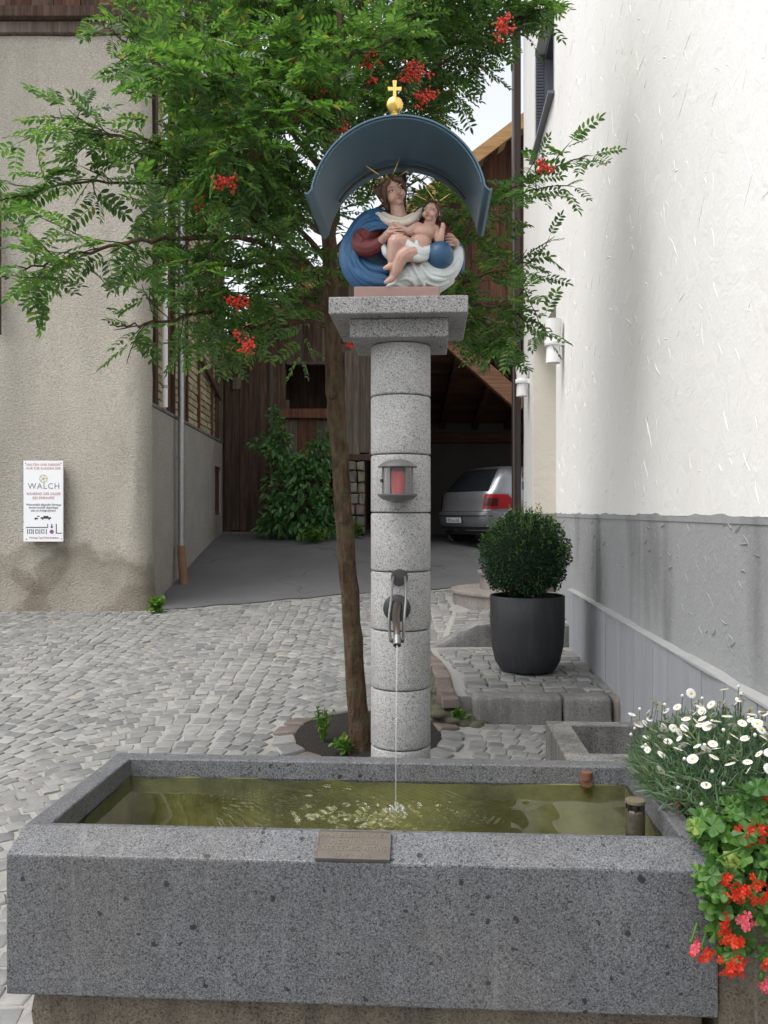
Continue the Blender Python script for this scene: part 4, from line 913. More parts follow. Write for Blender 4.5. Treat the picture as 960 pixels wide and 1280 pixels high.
# overflow pipe and rusty inlet
ofp = empty('overflow_pipe', P(794, 1038, 2.66), 'short dark slimy overflow pipe with flat cap standing in the water', 'overflow pipe')
cx, cy, _ = P(794, 1038, 2.66)
mb = MB(); mb.lathe([(.001, ZF), (.029, ZF), (.03, .5), (.031, .64), (.029, .648), (.027, .650)], (cx, cy, 0), 20); mb.build('pipe', plain('slimy_pipe', (.05,.042,.028), .4, 0, 60, .6, 90, .004), ofp, smooth=True)
for k in range(7): a = 2*math.pi*k/7; mb = MB(); mb.box(-.004, .004, -.003, .003, .6, .628, lambda x, y, z: (cx+.026*math.cos(a)+x, cy+.026*math.sin(a)+y, z+.043)); mb.build('cap_tab', M['darkmetal'], ofp)
mb = MB(); mb.lathe([(.001, .668), (.029, .668), (.032, .672), (.031, .68), (.001, .683)], (cx, cy, 0), 20); mb.build('cap', plain('mossy_cap', (.10,.085,.05), .8, 0, 60, .4), ofp, smooth=True)
ri = Vector(TT(TI(P(733, 0, 3.1)[0], 3.1)[0], IV1, .59))
rp = empty('rusty_pipe', ri, 'short rusty red pipe stub at the back of the trough', 'pipe stub')
mb = MB(); mb.tube([ri + Vector((0, .01, .0)), ri + Vector((-.004, -.035, .004))], .021, 12); mb.lathe([(.016, 0), (.022, .002), (.022, .03), (.012, .033), (.001, .033)], ri + Vector((0, -.02, .01)), 12); mb.build('stub', M['rust'], rp, smooth=True)

# ================================================================== stone column
cl = empty('stone_column', (CX, CY, gz(CX, CY)), 'pale grey granite column of stacked drums rising behind the trough', 'column')
RC = .121
zj = [1.6 - (y-640)*3.264/F for y in (492, 567, 641, 715.5, 790, 865, 940)]; zj = [2.272] + zj + [.42, .18, -.06]
for i in range(len(zj)-1):
    a, b = zj[i+1] + .002, zj[i] - .002
    mb = MB(); mb.lathe([(.02, a), (RC-.005, a), (RC-.001, a+.003), (RC+.0005, a+.008), (RC, b-.008), (RC-.001, b-.003), (RC-.005, b), (.02, b)], (CX, CY, 0), 56); mb.build('drum', M['granite_col'], cl, smooth=True)
mb = MB(); mb.lathe([(RC-.012, -.06), (RC-.012, 2.27)], (CX, CY, 0), 40); mb.build('joint_core', M['joint'], cl, smooth=True)
mb = MB(); mb.box(-.19, .19, -.19, .19, 2.272, 2.345, TC); mb.build('capital_block', M['granite_cap'], cl, bevel=.006)
mb = MB(); mb.box(-.262, .262, -.265, .265, 2.346, 2.411, TC); mb.build('capital_slab', M['granite_cap'], cl, bevel=.005)

# ================================================================== canopy
cn = empty('canopy', TC(0, .2, 2.411), 'blue painted metal barrel canopy sheltering the statue', 'canopy')
ZA, HW = 3.07, .30
prof = []
Rr = .325; zc_ = ZA - Rr
a_end = R(77)
for k in range(33): a = -a_end + 2*a_end*k/32; prof.append((Rr*math.sin(a), zc_ + Rr*math.cos(a)*1.0))
lx, lz = prof[0]; fl = [(lx-.033, lz-.028), (lx-.021, lz-.033), (lx-.008, lz-.022), (lx-.001, lz-.01)]
fr_ = [(-x, z) for x, z in reversed(fl)]; prof = fl + prof + fr_
mb = MB(); v0, v1, th = -.30, .215, .006
n_ = len(prof); vs_ = []
nrm = []
for i in range(n_):
    a = prof[max(0, i-1)]; b = prof[min(n_-1, i+1)]; t = Vector((b[0]-a[0], b[1]-a[1])).normalized(); nrm.append((-t.y, t.x))
for vv_ in (v0, v1):
    for i, (x, z) in enumerate(prof): vs_.append(TC(x, vv_, z)); vs_.append(TC(x + nrm[i][0]*th, vv_, z + nrm[i][1]*th))
S_ = 2*n_; fs = []
for i in range(n_-1):
    a = 2*i; fs += [(a, a+2, S_+a+2, S_+a), (a+1, S_+a+1, S_+a+3, a+3), (a, a+1, a+3, a+2), (S_+a, S_+a+2, S_+a+3, S_+a+1)]
fs += [(0, S_, S_+1, 1), (2*n_-2, 2*n_-1, S_+2*n_-1, S_+2*n_-2)]
mb.add(vs_, fs); mb.build('roof_sheet', M['bluemetal'], cn, smooth=True)
mb = MB(); mb.tube([TC(x*.985, v0+.01, z-.004 if abs(x) < .3 else z) for x, z in prof[4:-4]], .0035, 8); mb.build('edge_rod', M['bluemetal'], cn, smooth=True)
mb = MB(); mb.tube([TC(x*.96, .12, zc_ + (z-zc_)*.96) for x, z in prof[8:-8]], .006, 8); mb.build('hoop', M['darkmetal'], cn, smooth=True)
for s_ in (-.0,): mb = MB(); mb.box(-.016+s_, .016+s_, .19, .21, 2.411, ZA-.012, TC); mb.build('support_post', M['darkmetal'], cn)
c = TC(-.012, -.285, ZA+.045)
mb = MB(); mb.lathe([(.001, -.042), (.016, -.042), (.018, -.036), (.009, -.03), (.012, -.027), (.022, -.02), (.031, -.007), (.032, .005), (.026, .02), (.014, .028), (.008, .032), (.001, .033)], c, 24); fi = mb.build('orb', M['gold'], cn, smooth=True)
mb = MB(); mb.prism([(-.006, .03), (.006, .03), (.006, .055), (.024, .054), (.026, .068), (.006, .067), (.008, .092), (-.008, .092), (-.006, .067), (-.026, .068), (-.024, .054), (-.006, .055)], -.004, .004, lambda x, y, z: (c[0]+x, c[1]+y, c[2]+z)); mb.build('cross', M['gold'], fi)

# ================================================================== painted statue
DS = 3.34; K = DS/F; UQ = K/5.3333
def S(cx_, cy_, dep=0): return P(410 + cx_/5.3333, 190 + cy_/5.3333, DS + dep*UQ)
sb = empty('statue', S(480, 955, 0), 'painted statue of a crowned woman in blue mantle holding a naked child and a globe', 'statue')
mb = MB(); a = P(442, 0, 3.2); b = P(550, 0, 3.2); mb.box(a[0]+.002, b[0], 3.2, 3.50, 2.4115, 2.468); mb.build('base', M['stbase'], sb, bevel=.004)
def limb(mb, pts, n_=12, sub=4):
    q = spline([(*S(p[0], p[1], p[2]), p[3]*UQ) for p in pts], sub); mb.tube([x[:3] for x in q], [max(.0015, x[3]) for x in q], n_)
    mb.ell(q[0][:3], q[0][3], None, 10, 8); mb.ell(q[-1][:3], max(.0015, q[-1][3]), None, 10, 8)
def blob(mb, c, r, rot=None): mb.ell(S(*c), tuple(x*UQ for x in r), rot, 18, 12)
# red dress
mb = MB(); blob(mb, (480, 640, 60), (170, 230, 100)); blob(mb, (470, 480, 40), (185, 75, 85)); blob(mb, (480, 870, 60), (230, 100, 110))
limb(mb, [(330, 500, 0, 75), (240, 575, -50, 75), (225, 630, -90, 66), (290, 640, -125, 56), (352, 603, -140, 40)])
limb(mb, [(640, 480, 40, 70), (760, 540, 40, 60), (800, 600, 20, 45)])
for k, (xx, yy) in enumerate(((215, 560), (245, 600), (290, 600))): limb(mb, [(xx-20, yy-20, -110, 10), (xx+10, yy+20, -160, 12), (xx+5, yy+60, -140, 8)], 8)
sculpt('dress', mb, .0030, M['red'], sb, 2)
# blue mantle
mb = MB()
blob(mb, (450, 690, 110), (320, 240, 70)); blob(mb, (700, 690, 90), (190, 150, 60))
limb(mb, [(400, 440, 30, 45), (310, 425, 10, 50), (230, 475, -10, 55), (165, 560, -20, 50), (128, 660, -20, 55), (150, 770, -30, 65), (215, 860, -40, 62), (310, 900, -50, 55), (400, 905, -50, 45)])
limb(mb, [(410, 500, -70, 26), (330, 490, -75, 34), (250, 510, -70, 36), (190, 570, -60, 34), (160, 660, -65, 32), (185, 760, -80, 36), (250, 825, -95, 38), (340, 850, -105, 36), (405, 850, -110, 26)])
limb(mb, [(190, 640, -20, 30), (220, 720, -40, 36), (290, 780, -70, 40), (380, 790, -90, 34)])
limb(mb, [(170, 690, -50, 22), (200, 790, -105, 24), (280, 860, -120, 26), (390, 880, -120, 20)])
limb(mb, [(270, 420, -20, 24), (340, 455, -60, 26), (400, 490, -75, 20)])
limb(mb, [(140, 620, -50, 12), (150, 720, -85, 14), (200, 830, -110, 14), (290, 895, -115, 12)], 8)
limb(mb, [(205, 600, -75, 10), (190, 680, -95, 12), (215, 750, -115, 13), (290, 810, -125, 12), (380, 825, -130, 9)], 8)
limb(mb, [(820, 585, 40, 30), (865, 640, 30, 34), (885, 700, 30, 30), (880, 780, 40, 30)])
limb(mb, [(770, 560, 20, 26), (790, 600, 0, 26), (860, 660, 10, 22)])
blob(mb, (300, 880, 30), (140, 70, 90))
OA = [(300, 425, -60), (215, 480, -75), (150, 570, -78), (118, 670, -85), (140, 775, -100), (210, 870, -115), (310, 905, -118), (400, 905, -112)]
OB = [(400, 520, -95), (310, 520, -112), (225, 560, -100), (190, 660, -100), (215, 745, -118), (275, 800, -128), (340, 830, -135), (400, 840, -132)]
for k in range(5):
    t = (k+.5)/5; limb(mb, [tuple(a*(1-t)+b*t + (random.Random(k*9+j).uniform(-6, 6)) for a, b in zip(p, q)) + (9 + 3*(k % 2),) for j, (p, q) in enumerate(zip(OA, OB))], 6)
sculpt('mantle', mb, .0026, M['blue'], sb, 1)
# white drapery over the knees
mb = MB()
limb(mb, [(370, 915, -85, 26), (440, 890, -110, 50), (540, 840, -110, 85), (660, 830, -90, 95), (780, 790, -75, 85), (850, 720, -50, 55), (868, 660, -20, 34)])
limb(mb, [(390, 935, -60, 40), (520, 920, -80, 60), (680, 905, -60, 60), (800, 850, -40, 45)])
limb(mb, [(600, 700, -120, 30), (640, 740, -140, 34), (720, 800, -150, 30), (820, 790, -130, 26), (870, 720, -90, 22)])
for pts in ([(560, 730, -165, 12), (590, 800, -195, 14), (640, 890, -160, 12)], [(530, 770, -175, 10), (570, 850, -190, 13), (590, 920, -150, 10)], [(620, 760, -180, 12), (690, 840, -185, 14), (780, 850, -150, 12)], [(700, 810, -175, 10), (790, 820, -165, 14), (870, 760, -110, 11)], [(450, 870, -160, 12), (520, 840, -190, 14), (585, 880, -175, 11)], [(380, 900, -115, 9), (450, 880, -165, 12), (520, 910, -150, 11)], [(640, 860, -170, 9), (720, 890, -150, 13), (800, 870, -110, 10)], [(840, 690, -60, 9), (880, 730, -70, 12), (860, 800, -80, 10)]): limb(mb, pts, 8)
sculpt('white_drapery', mb, .0026, M['cloth'], sb, 1)
# globe
mb = MB(); mb.ell(S(745, 692, -150), 92*UQ, None, 32, 20); mb.build('globe', M['globe'], sb, smooth=True)
# collar / veil
mb = MB(); limb(mb, [(335, 425, -35, 26), (390, 462, -85, 28), (480, 482, -110, 28), (560, 455, -90, 28), (625, 395, -30, 24)]); limb(mb, [(370, 415, -30, 18), (420, 440, -75, 20), (490, 455, -90, 20), (570, 420, -60, 18)]); limb(mb, [(420, 500, -95, 16), (500, 500, -105, 18), (600, 450, -70, 14)])
sculpt('collar', mb, .0028, M['cream_p'], sb, 2)
# heads
def head_parts(c, hh, yaw, roll, pitch):
    Rm = Matrix.Rotation(roll, 3, 'Y') @ Matrix.Rotation(yaw, 3, 'Z') @ Matrix.Rotation(pitch, 3, 'X'); c = Vector(c)
    return (lambda x, y, z: c + Rm @ (Vector((x*1.16, y*1.0, z))*hh)), Rm
def build_head(c, hh, yaw, roll, pitch, child=False):
    L, Rm = head_parts(c, hh, yaw, roll, pitch); e = lambda mb, p, r: mb.ell(L(*p), tuple(q*hh for q in r), Rm, 14, 10)
    mb = MB(); e(mb, (0, .12, .22), (.70, .82, .74)); e(mb, (0, -.22, -.2), (.58 if not child else .64, .58, .72 if not child else .66)); e(mb, (0, -.50, -.74), (.24, .22, .2)); e(mb, (0, -.2, -.6), (.45, .45, .3))
    for s_ in (-1, 1):
        e(mb, (.32*s_, -.5, -.32), (.26, .26, .3) if not child else (.3, .3, .3)); e(mb, (.28*s_, -.66, .2), (.25, .14, .06)); e(mb, (.72*s_, .05, -.1), (.08, .16, .22)); e(mb, (.27*s_, -.68, .03), (.15, .1, .075))
    q = [L(0, -.74, .16), L(0, -.86, -.05), L(0, -.97, -.24), L(0, -.84, -.32)]; mb.tube(q, [.07*hh, .085*hh, .12*hh, .09*hh], 8); e(mb, (-.09, -.86, -.27), (.07, .08, .06)); e(mb, (.09, -.86, -.27), (.07, .08, .06)); e(mb, (0, -.76, -.5), (.2, .1, .1))
    return mb, L, Rm
def features(L, Rm, hh, parent):
    for s_ in (-1, 1):
        mb = MB(); mb.ell(L(.27*s_, -.755, .015), (.105*hh, .035*hh, .032*hh), Rm, 12, 8); mb.build('eye', M['eyew'], parent, smooth=True)
        mb = MB(); mb.ell(L(.26*s_, -.79, .01), (.04*hh, .02*hh, .032*hh), Rm, 10, 6); mb.build('iris', M['eye'], parent, smooth=True)
        mb = MB(); mb.tube([L(.12*s_, -.80, .20), L(.27*s_, -.79, .255), L(.45*s_, -.66, .2)], [.012*hh, .02*hh, .01*hh], 6); mb.build('eyebrow', M['hair'], parent, smooth=True)
        mb = MB(); mb.tube([L(.14*s_, -.775, .04), L(.27*s_, -.80, .065), L(.41*s_, -.70, .03)], [.014*hh, .02*hh, .012*hh], 6); mb.build('eyelid', M['hair'], parent, smooth=True)
    mb = MB(); mb.tube([L(-.2, -.77, -.49), L(-.06, -.865, -.465), L(0, -.86, -.475), L(.06, -.865, -.465), L(.2, -.77, -.49)], [.008*hh, .024*hh, .02*hh, .024*hh, .008*hh], 8); mb.tube([L(-.16, -.78, -.53), L(0, -.865, -.555), L(.16, -.78, -.53)], [.008*hh, .03*hh, .008*hh], 8); mb.build('mouth', M['lip'], parent, smooth=True)
HW_ = 100*UQ; wyaw, wroll, wpitch = R(14), R(17), R(12)
mbh, L, Rm = build_head(S(430, 272, -60), HW_, wyaw, R(-27), wpitch)
limb(mbh, [(452, 310, -40, 46), (465, 390, -40, 48), (475, 450, -30, 62)])
wface = sculpt('face', mbh, .0022, M['skin'], sb, 2); features(L, Rm, HW_, wface)
mb = MB(); e = lambda p, r: mb.ell(L(*p), tuple(q*HW_ for q in r), Rm, 14, 10)
e((0, .24, .32), (.84, .84, .74)); e((0, .5, -.2), (.6, .5, .6))
mb.tube([L(-.64, -.1, -.4), L(-.66, -.38, .1), L(-.52, -.58, .52), L(-.1, -.62, .74)], [.1*HW_, .17*HW_, .2*HW_, .15*HW_], 10); mb.tube([L(.64, -.1, -.4), L(.66, -.38, .1), L(.52, -.58, .52), L(.1, -.62, .74)], [.14*HW_, .2*HW_, .22*HW_, .16*HW_], 10)
for s_ in (-1, 1):
    for k in range(5): a = .3+k*.25; mb.tube([L(s_*.1, -.5+a*.35, .95), L(s_*(.55+.1*k), -.45+a*.5, .6), L(s_*(.74), -.3+a*.5, 0), L(s_*.62, -.05+a*.4, -.45)], [.05*HW_, .08*HW_, .08*HW_, .06*HW_], 6)
    mb.tube([L(s_*.5, .3, -.3), L(s_*.5, .4, -.6), L(s_*.4, .5, -.95)], [.26*HW_, .24*HW_, .14*HW_], 8)
sculpt('hair', mb, .0022, M['hair'], sb, 4)
mb = MB()
for k in range(11):
    a = 2*math.pi*k/11; b1, b2 = a-.22, a+.22; p = lambda q, rr2, z: L(rr2*math.cos(q), .2 + rr2*math.sin(q), z)
    mb.add([p(b1, .52, .88), p(b2, .52, .88), p(a+.12, .58, 1.05), p(a, .6, 1.22), p(a-.12, .58, 1.05), p(b1, .46, .88), p(b2, .46, .88), p(a+.12, .52, 1.05), p(a, .54, 1.22), p(a-.12, .52, 1.05)], [(0,1,2,3,4), (9,8,7,6,5), (0,5,6,1), (1,6,7,2), (2,7,8,3), (3,8,9,4), (4,9,5,0)])
mb.lathe([(.5, .84), (.55, .84), (.56, .90), (.5, .92)], (0, 0, 0), 20, lambda x, y, z: L(x, y+.2, z)); mb.build('crown', plain('old_gilt', (.25,.19,.06), .4, .8, 30, .3), sb)
def ray(c, a, b, w=.0028): mb = MB(); mb.tube([c, Vector(c).lerp(Vector(S(*a, b)), .5), S(*a, b)], [w*.7, w, .0012], 6); mb.build('halo_ray', M['gold'], sb, smooth=True)
ray(S(340, 150, 10), (255, 93), 5); ray(S(440, 130, 10), (480, 35), 5); ray(S(475, 158, 60), (530, 125), 40); ray(S(370, 140, 0), (330, 60), 30) if False else None
# child
HC = 70*UQ
mbh, L2, Rm2 = build_head(S(690, 405, -130), HC, R(-26), R(8), R(2), True)
limb(mbh, [(688, 440, -120, 34), (672, 490, -115, 38)])
blob(mbh, (640, 545, -125), (88, 72, 62)); blob(mbh, (612, 612, -140), (80, 64, 66)); blob(mbh, (590, 660, -140), (80, 50, 60)); blob(mbh, (600, 505, -130), (40, 34, 36)); blob(mbh, (708, 520, -120), (38, 36, 36)); blob(mbh, (605, 540, -165), (38, 30, 22)); blob(mbh, (672, 545, -160), (36, 30, 22))
limb(mbh, [(588, 505, -140, 33), (540, 530, -165, 30), (505, 522, -175, 25), (465, 492, -165, 20), (440, 482, -160, 17)])
for k, (ex_, ey_) in enumerate(((412, 478), (412, 488), (416, 497))): limb(mbh, [(438, 482+4*k, -162, 8), (ex_, ey_, -165, 6)], 8)
limb(mbh, [(716, 530, -125, 31), (738, 580, -155, 29), (745, 590, -175, 26), (755, 550, -190, 21), (763, 515, -190, 17)]); blob(mbh, (767, 498, -190), (17, 20, 16))
for k in range(3): limb(mbh, [(760+5*k, 492-2*k, -198, 7), (758+7*k, 476, -200, 6)], 8)
limb(mbh, [(555, 645, -165, 58), (500, 615, -215, 55), (452, 600, -240, 52), (440, 650, -235, 44), (432, 705, -225, 38), (425, 750, -220, 26), (408, 765, -232, 22), (378, 775, -250, 12)])
limb(mbh, [(610, 680, -170, 62), (560, 672, -215, 58), (500, 690, -235, 50), (470, 740, -225, 43), (450, 790, -218, 36), (430, 835, -212, 24), (418, 848, -222, 22), (385, 868, -245, 13)])
chd = sculpt('child', mbh, .0021, M['skin'], sb, 2); features(L2, Rm2, HC, chd)
mb = MB(); mb.ell(L2(.05, .28, .38), tuple(q*HC for q in (.82, .8, .72)), Rm2, 14, 10); r = random.Random(8)
for k in range(70):
    a = r.uniform(0, 6.28); z = r.uniform(-.45, 1.0); q = math.sqrt(max(0, 1-(z-.25)**2/1.0)); x, y = .8*q*math.cos(a), .2 + .85*q*math.sin(a)
    if y < -.3 and z < .62: continue
    mb.ell(L2(x, y, z + .08), r.uniform(.12, .2)*HC, None, 8, 6)
sculpt('child_hair', mb, .0022, M['hair'], sb, 1)
ray(S(672, 328, -110), (583, 285), -110, .0024); ray(S(710, 320, -110), (648, 232), -110, .0024); ray(S(745, 325, -110), (815, 275), -110, .0022)
mb = MB(); mb.ell(S(722, 322, -130), 9*UQ, None, 10, 8); mb.build('halo_knob', M['gold'], sb, smooth=True)
# loincloth
mb = MB(); limb(mb, [(500, 575, -225, 22), (520, 610, -235, 32), (560, 650, -225, 44), (620, 680, -205, 44), (690, 650, -160, 30)]); limb(mb, [(490, 585, -200, 18), (505, 640, -235, 18), (580, 700, -235, 26), (650, 700, -200, 24)]); limb(mb, [(590, 600, -215, 12), (600, 660, -245, 14), (610, 710, -225, 12)], 8); limb(mb, [(640, 640, -205, 12), (620, 690, -225, 14), (590, 720, -220, 10)], 8); limb(mb, [(370, 620, -140, 20), (385, 670, -175, 24), (400, 700, -170, 16)]); blob(mb, (600, 670, -160), (80, 40, 50))
sculpt('loincloth', mb, .0024, M['cloth'], sb, 1)
# woman's hands
mb = MB(); limb(mb, [(345, 605, -140, 32), (372, 578, -175, 28), (400, 550, -205, 30)]); blob(mb, (418, 542, -215), (36, 30, 18))
for y0_, x1_, y1_, rr2 in ((512, 492, 504, 6.6), (529, 504, 524, 6.8), (546, 502, 545, 6.8), (562, 488, 566, 6.2)): limb(mb, [(425, y0_, -222, 8), (462, (y0_+y1_)/2 - 4, -236, rr2), (x1_, y1_, -226, rr2*.75)], 8)
limb(mb, [(395, 530, -215, 12), (415, 508, -222, 11), (445, 498, -215, 8)], 8)
sculpt('hand', mb, .0011, M['skin'], sb, 1)
mb = MB(); limb(mb, [(850, 640, -10, 28), (845, 605, -40, 30)]); blob(mb, (838, 598, -60), (26, 42, 24))
for y0_, x1_ in ((562, 786), (582, 782), (602, 784), (621, 792)): limb(mb, [(835, y0_, -75, 9), (808, y0_-3, -98, 8), (x1_, y0_+1, -92, 6.5)], 8)
limb(mb, [(838, 570, -60, 12), (818, 552, -75, 11), (800, 548, -78, 8)], 8)
sculpt('hand', mb, .0011, M['skin'], sb, 1)

# ================================================================== lantern on the column
LC = (TC(-.005, -.19, 0)[0], TC(-.005, -.19, 0)[1]); zl = lambda py: 1.6 - (py-640)*LC[1]/F
ln = empty('grave_lantern', (LC[0], LC[1], zl(636)), 'small grey metal lantern with red candle fixed to the column', 'lantern')
mb = MB(); mb.lathe([(.001, zl(574)), (.02, zl(574.3)), (.05, zl(577)), (.072, zl(582)), (.077, zl(583.3)), (.076, zl(584.3)), (.05, zl(583)), (.001, zl(583))], (*LC, 0), 28); mb.build('lid', M['greymetal'], ln, smooth=True)
mb = MB(); mb.lathe([(.001, zl(618.5)), (.06, zl(618.5)), (.078, zl(617.5)), (.077, zl(619.5)), (.055, zl(625)), (.025, zl(627.5)), (.001, zl(627.7))], (*LC, 0), 28); mb.build('tray', M['greymetal'], ln, smooth=True)
for k in range(6):
    a = R(-90 + 35 + k*58); mb = MB(); q = (LC[0]+.056*math.cos(a), LC[1]+.056*math.sin(a)); mb.bar((*q, zl(618)), (*q, zl(583)), .012, .008, up=(math.cos(a), math.sin(a), 0)); mb.build('frame_bar', M['greymetal'], ln)
mb = MB(); mb.lathe([(.053, zl(617.5)), (.053, zl(583.5))], (*LC, 0), 28); mb.build('glass', M['lglass'], ln, smooth=True)
mb = MB(); mb.lathe([(.001, zl(618)), (.028, zl(618)), (.031, zl(605)), (.031, zl(590)), (.027, zl(588.5)), (.001, zl(588.5))], (LC[0]+.006, LC[1], 0), 20); mb.build('candle', M['candle'], ln, smooth=True)
mb = MB(); mb.box(LC[0]-.012, LC[0]+.012, LC[1]-.01, TC(0, -RC+.01, 0)[1], zl(637), zl(627)); mb.build('bracket', M['greymetal'], ln, bevel=.003)
mb = MB(); mb.lathe([(.001, -.006), (.006, -.006), (.006, .006), (.001, .006)], (LC[0]-.062, LC[1]-.005, zl(601)), 10); mb.build('latch', M['darkmetal'], ln)

# ================================================================== spout
fy = TC(0, -RC, 0)[1]; z2 = lambda py, d: 1.6 - (py-640)*d/F
sx0 = (496-480)*fy/F
sp_ = empty('water_spout', (sx0, fy, z2(760, fy)), 'forged iron water spout with round wall plate and forked supporting rods', 'spout')
mb = MB(); mb.lathe([(.001, 0), (.05, 0), (.054, .003), (.054, .009), (.05, .012), (.02, .014), (.018, .03), (.001, .03)], (0, 0, 0), 28, lambda x, y, z: (sx0 + x, fy + .004 - z, z2(760, fy) + y)); mb.build('wall_plate', M['darkmetal'], sp_, smooth=True)
mb = MB(); mb.lathe([(.001, 0), (.03, 0), (.034, .004), (.03, .02), (.001, .022)], (0, 0, 0), 20, lambda x, y, z: (sx0 + .01 + x, fy + .006 - z, z2(722, fy) + y)); mb.build('upper_bracket', M['darkmetal'], sp_, smooth=True)
zt = noz[2]; nx = noz[0]
pipe = spline([(sx0, fy, z2(757, fy)), (sx0, fy-.10, z2(757, fy)+.01), (nx-.002, fy-.25, zt+.08), (nx, noz[1]+.05, zt+.045), (nx, noz[1], zt-.002)], 5)
mb = MB(); mb.tube(pipe, [.017 - .006*i/(len(pipe)-1) for i in range(len(pipe))], 12); mb.build('pipe', plain('patinated_iron', (.075,.06,.05), .4, .7, 30, .5), sp_, smooth=True)
mb = MB(); mb.tube(pipe[-4:], [.0135, .014, .0135, .0145], 12); mb.build('nozzle', M['greymetal'], sp_, smooth=True)
for s_ in (-1, 1):
    q = spline([(sx0 + .01 + .021*s_, fy-.004, z2(720, fy)), (sx0 + .008 + .024*s_, fy-.06, z2(724, fy)), (sx0 + .005 + .027*s_, fy-.16, z2(745, fy-.16)), (nx + .028*s_, fy-.25, z2(775, fy-.25)), (nx + .024*s_, noz[1]+.06, zt+.02), (nx + .016*s_, noz[1]+.02, zt+.012)], 5)
    mb = MB(); mb.tube(q, .0045, 8); mb.build('support_rod', M['greymetal'], sp_, smooth=True)
    q = spline([(sx0, fy-.03, z2(752, fy)), (sx0 + .02*s_, fy-.08, z2(754, fy-.08)), (nx + .026*s_, fy-.2, z2(775, fy-.2)), (nx + .022*s_, noz[1]+.07, zt+.005), (nx + .012*s_, noz[1]+.03, zt+.012)], 5)
    mb = MB(); mb.tube(q, .0052, 8); mb.build('fork_arm', M['darkmetal'], sp_, smooth=True)

# ================================================================== second stone basin behind the trough
b2 = empty('stone_basin', TT(1.0, 1.2, gz(1, 3.6)), 'smaller lichen stained granite basin behind the trough by the wall', 'basin')
BU0, BU1, BV0, BV1, BZ = .745, 1.50, .885, 1.50, .64; t_ = .105
v = [TT(*p) for p in [(BU0,BV0,0),(BU1,BV0,0),(BU1,BV1,0),(BU0,BV1,0),(BU0,BV0,BZ),(BU1,BV0,BZ),(BU1,BV1,BZ),(BU0,BV1,BZ),(BU0+t_,BV0+t_,BZ),(BU1-t_,BV0+t_,BZ),(BU1-t_,BV1-.07,BZ),(BU0+t_,BV1-.07,BZ),(BU0+t_,BV0+t_,.35),(BU1-t_,BV0+t_,.35),(BU1-t_,BV1-.07,.35),(BU0+t_,BV1-.07,.35)]]
mb = MB(); mb.add(v, [(0,3,2,1),(0,1,5,4),(1,2,6,5),(2,3,7,6),(3,0,4,7),(4,5,9,8),(5,6,10,9),(6,7,11,10),(7,4,8,11),(8,9,13,12),(9,10,14,13),(10,11,15,14),(11,8,12,15),(12,13,14,15)])
mb.build('basin_body', M['basin'], b2, bevel=.006)
mb = MB(); mb.add([TT(BU0+t_+.002, BV0+t_+.002, .42), TT(BU1-t_-.002, BV0+t_+.002, .42), TT(BU1-t_-.002, BV1-.072, .42), TT(BU0+t_+.002, BV1-.072, .42)], [(0,1,2,3)]); mb.build('sediment', M['soil'], b2)
# planter block to the right of the trough
pl = empty('stone_planter', TT(1.24, .4, gz(1.2, 2.7)), 'brownish stone planter beside the trough holding daisies and geraniums', 'planter')
PU0, PU1, PV0, PV1, PZT = 1.03, 1.46, .03, .86, .50; t_ = .06
v = [TT(*p) for p in [(PU0,PV0,-.12),(PU1,PV0,-.12),(PU1,PV1,-.12),(PU0,PV1,-.12),(PU0,PV0,PZT),(PU1,PV0,PZT),(PU1,PV1,PZT),(PU0,PV1,PZT),(PU0+t_,PV0+t_,PZT),(PU1-t_,PV0+t_,PZT),(PU1-t_,PV1-t_,PZT),(PU0+t_,PV1-t_,PZT),(PU0+t_,PV0+t_,.44),(PU1-t_,PV0+t_,.44),(PU1-t_,PV1-t_,.44),(PU0+t_,PV1-t_,.44)]]
mb = MB(); mb.add(v, [(0,3,2,1),(0,1,5,4),(1,2,6,5),(2,3,7,6),(3,0,4,7),(4,5,9,8),(5,6,10,9),(6,7,11,10),(7,4,8,11),(8,9,13,12),(9,10,14,13),(10,11,15,14),(11,8,12,15)])
mb.build('trough_body', M['plinthstone'], pl, bevel=.006)
mb = MB(); mb.add([TT(PU0+t_-.01, PV0+t_-.01, .47), TT(PU1-t_+.01, PV0+t_-.01, .47), TT(PU1-t_+.01, PV1-t_+.01, .47), TT(PU0+t_-.01, PV1-t_+.01, .47)], [(0,1,2,3)]); mb.build('soil', M['soil'], pl)

# ================================================================== rowan tree
tb = P(452, 945, 5.1); tb.z = gz(tb.x, tb.y) - .05
tree = empty('rowan_tree', tb, 'rowan tree with slender leaning trunk, feathery leaves and red berries behind the column', 'tree')
tr_r = random.Random(12)
TRK = [(453, 955, 5.1, .068), (447, 880, 5.1, .062), (440, 780, 5.1, .057), (431, 660, 5.08, .054), (424, 560, 5.06, .053), (419, 490, 5.05, .056), (417, 430, 5.05, .05), (413, 340, 5.05, .046), (411, 250, 5.05, .042), (414, 160, 5.07, .036), (420, 70, 5.1, .03), (430, -40, 5.1, .024), (436, -160, 5.1, .016), (440, -260, 5.1, .008)]
def W3(p): return tuple(P(p[0], p[1], p[2])) + (p[3],)
q = spline([W3(p) for p in TRK], 6); q[0][2] = tb.z; 
pts = [x[:3] + np.array((tr_r.uniform(-.004, .004), tr_r.uniform(-.004, .004), 0)) for x in q]
mb = MB(); mb.tube(pts, [x[3]*(1 + .025*math.sin(i*1.9) + .02*tr_r.uniform(-1, 1)) for i, x in enumerate(q)], 14)
for px, py, rr in ((419, 492, .026), (432, 650, .016), (412, 350, .022)): mb.ell(P(px-4, py, 5.0), (rr*1.2, rr, rr*1.5), None, 10, 8)
mb.build('trunk', M['bark'], tree, smooth=True)
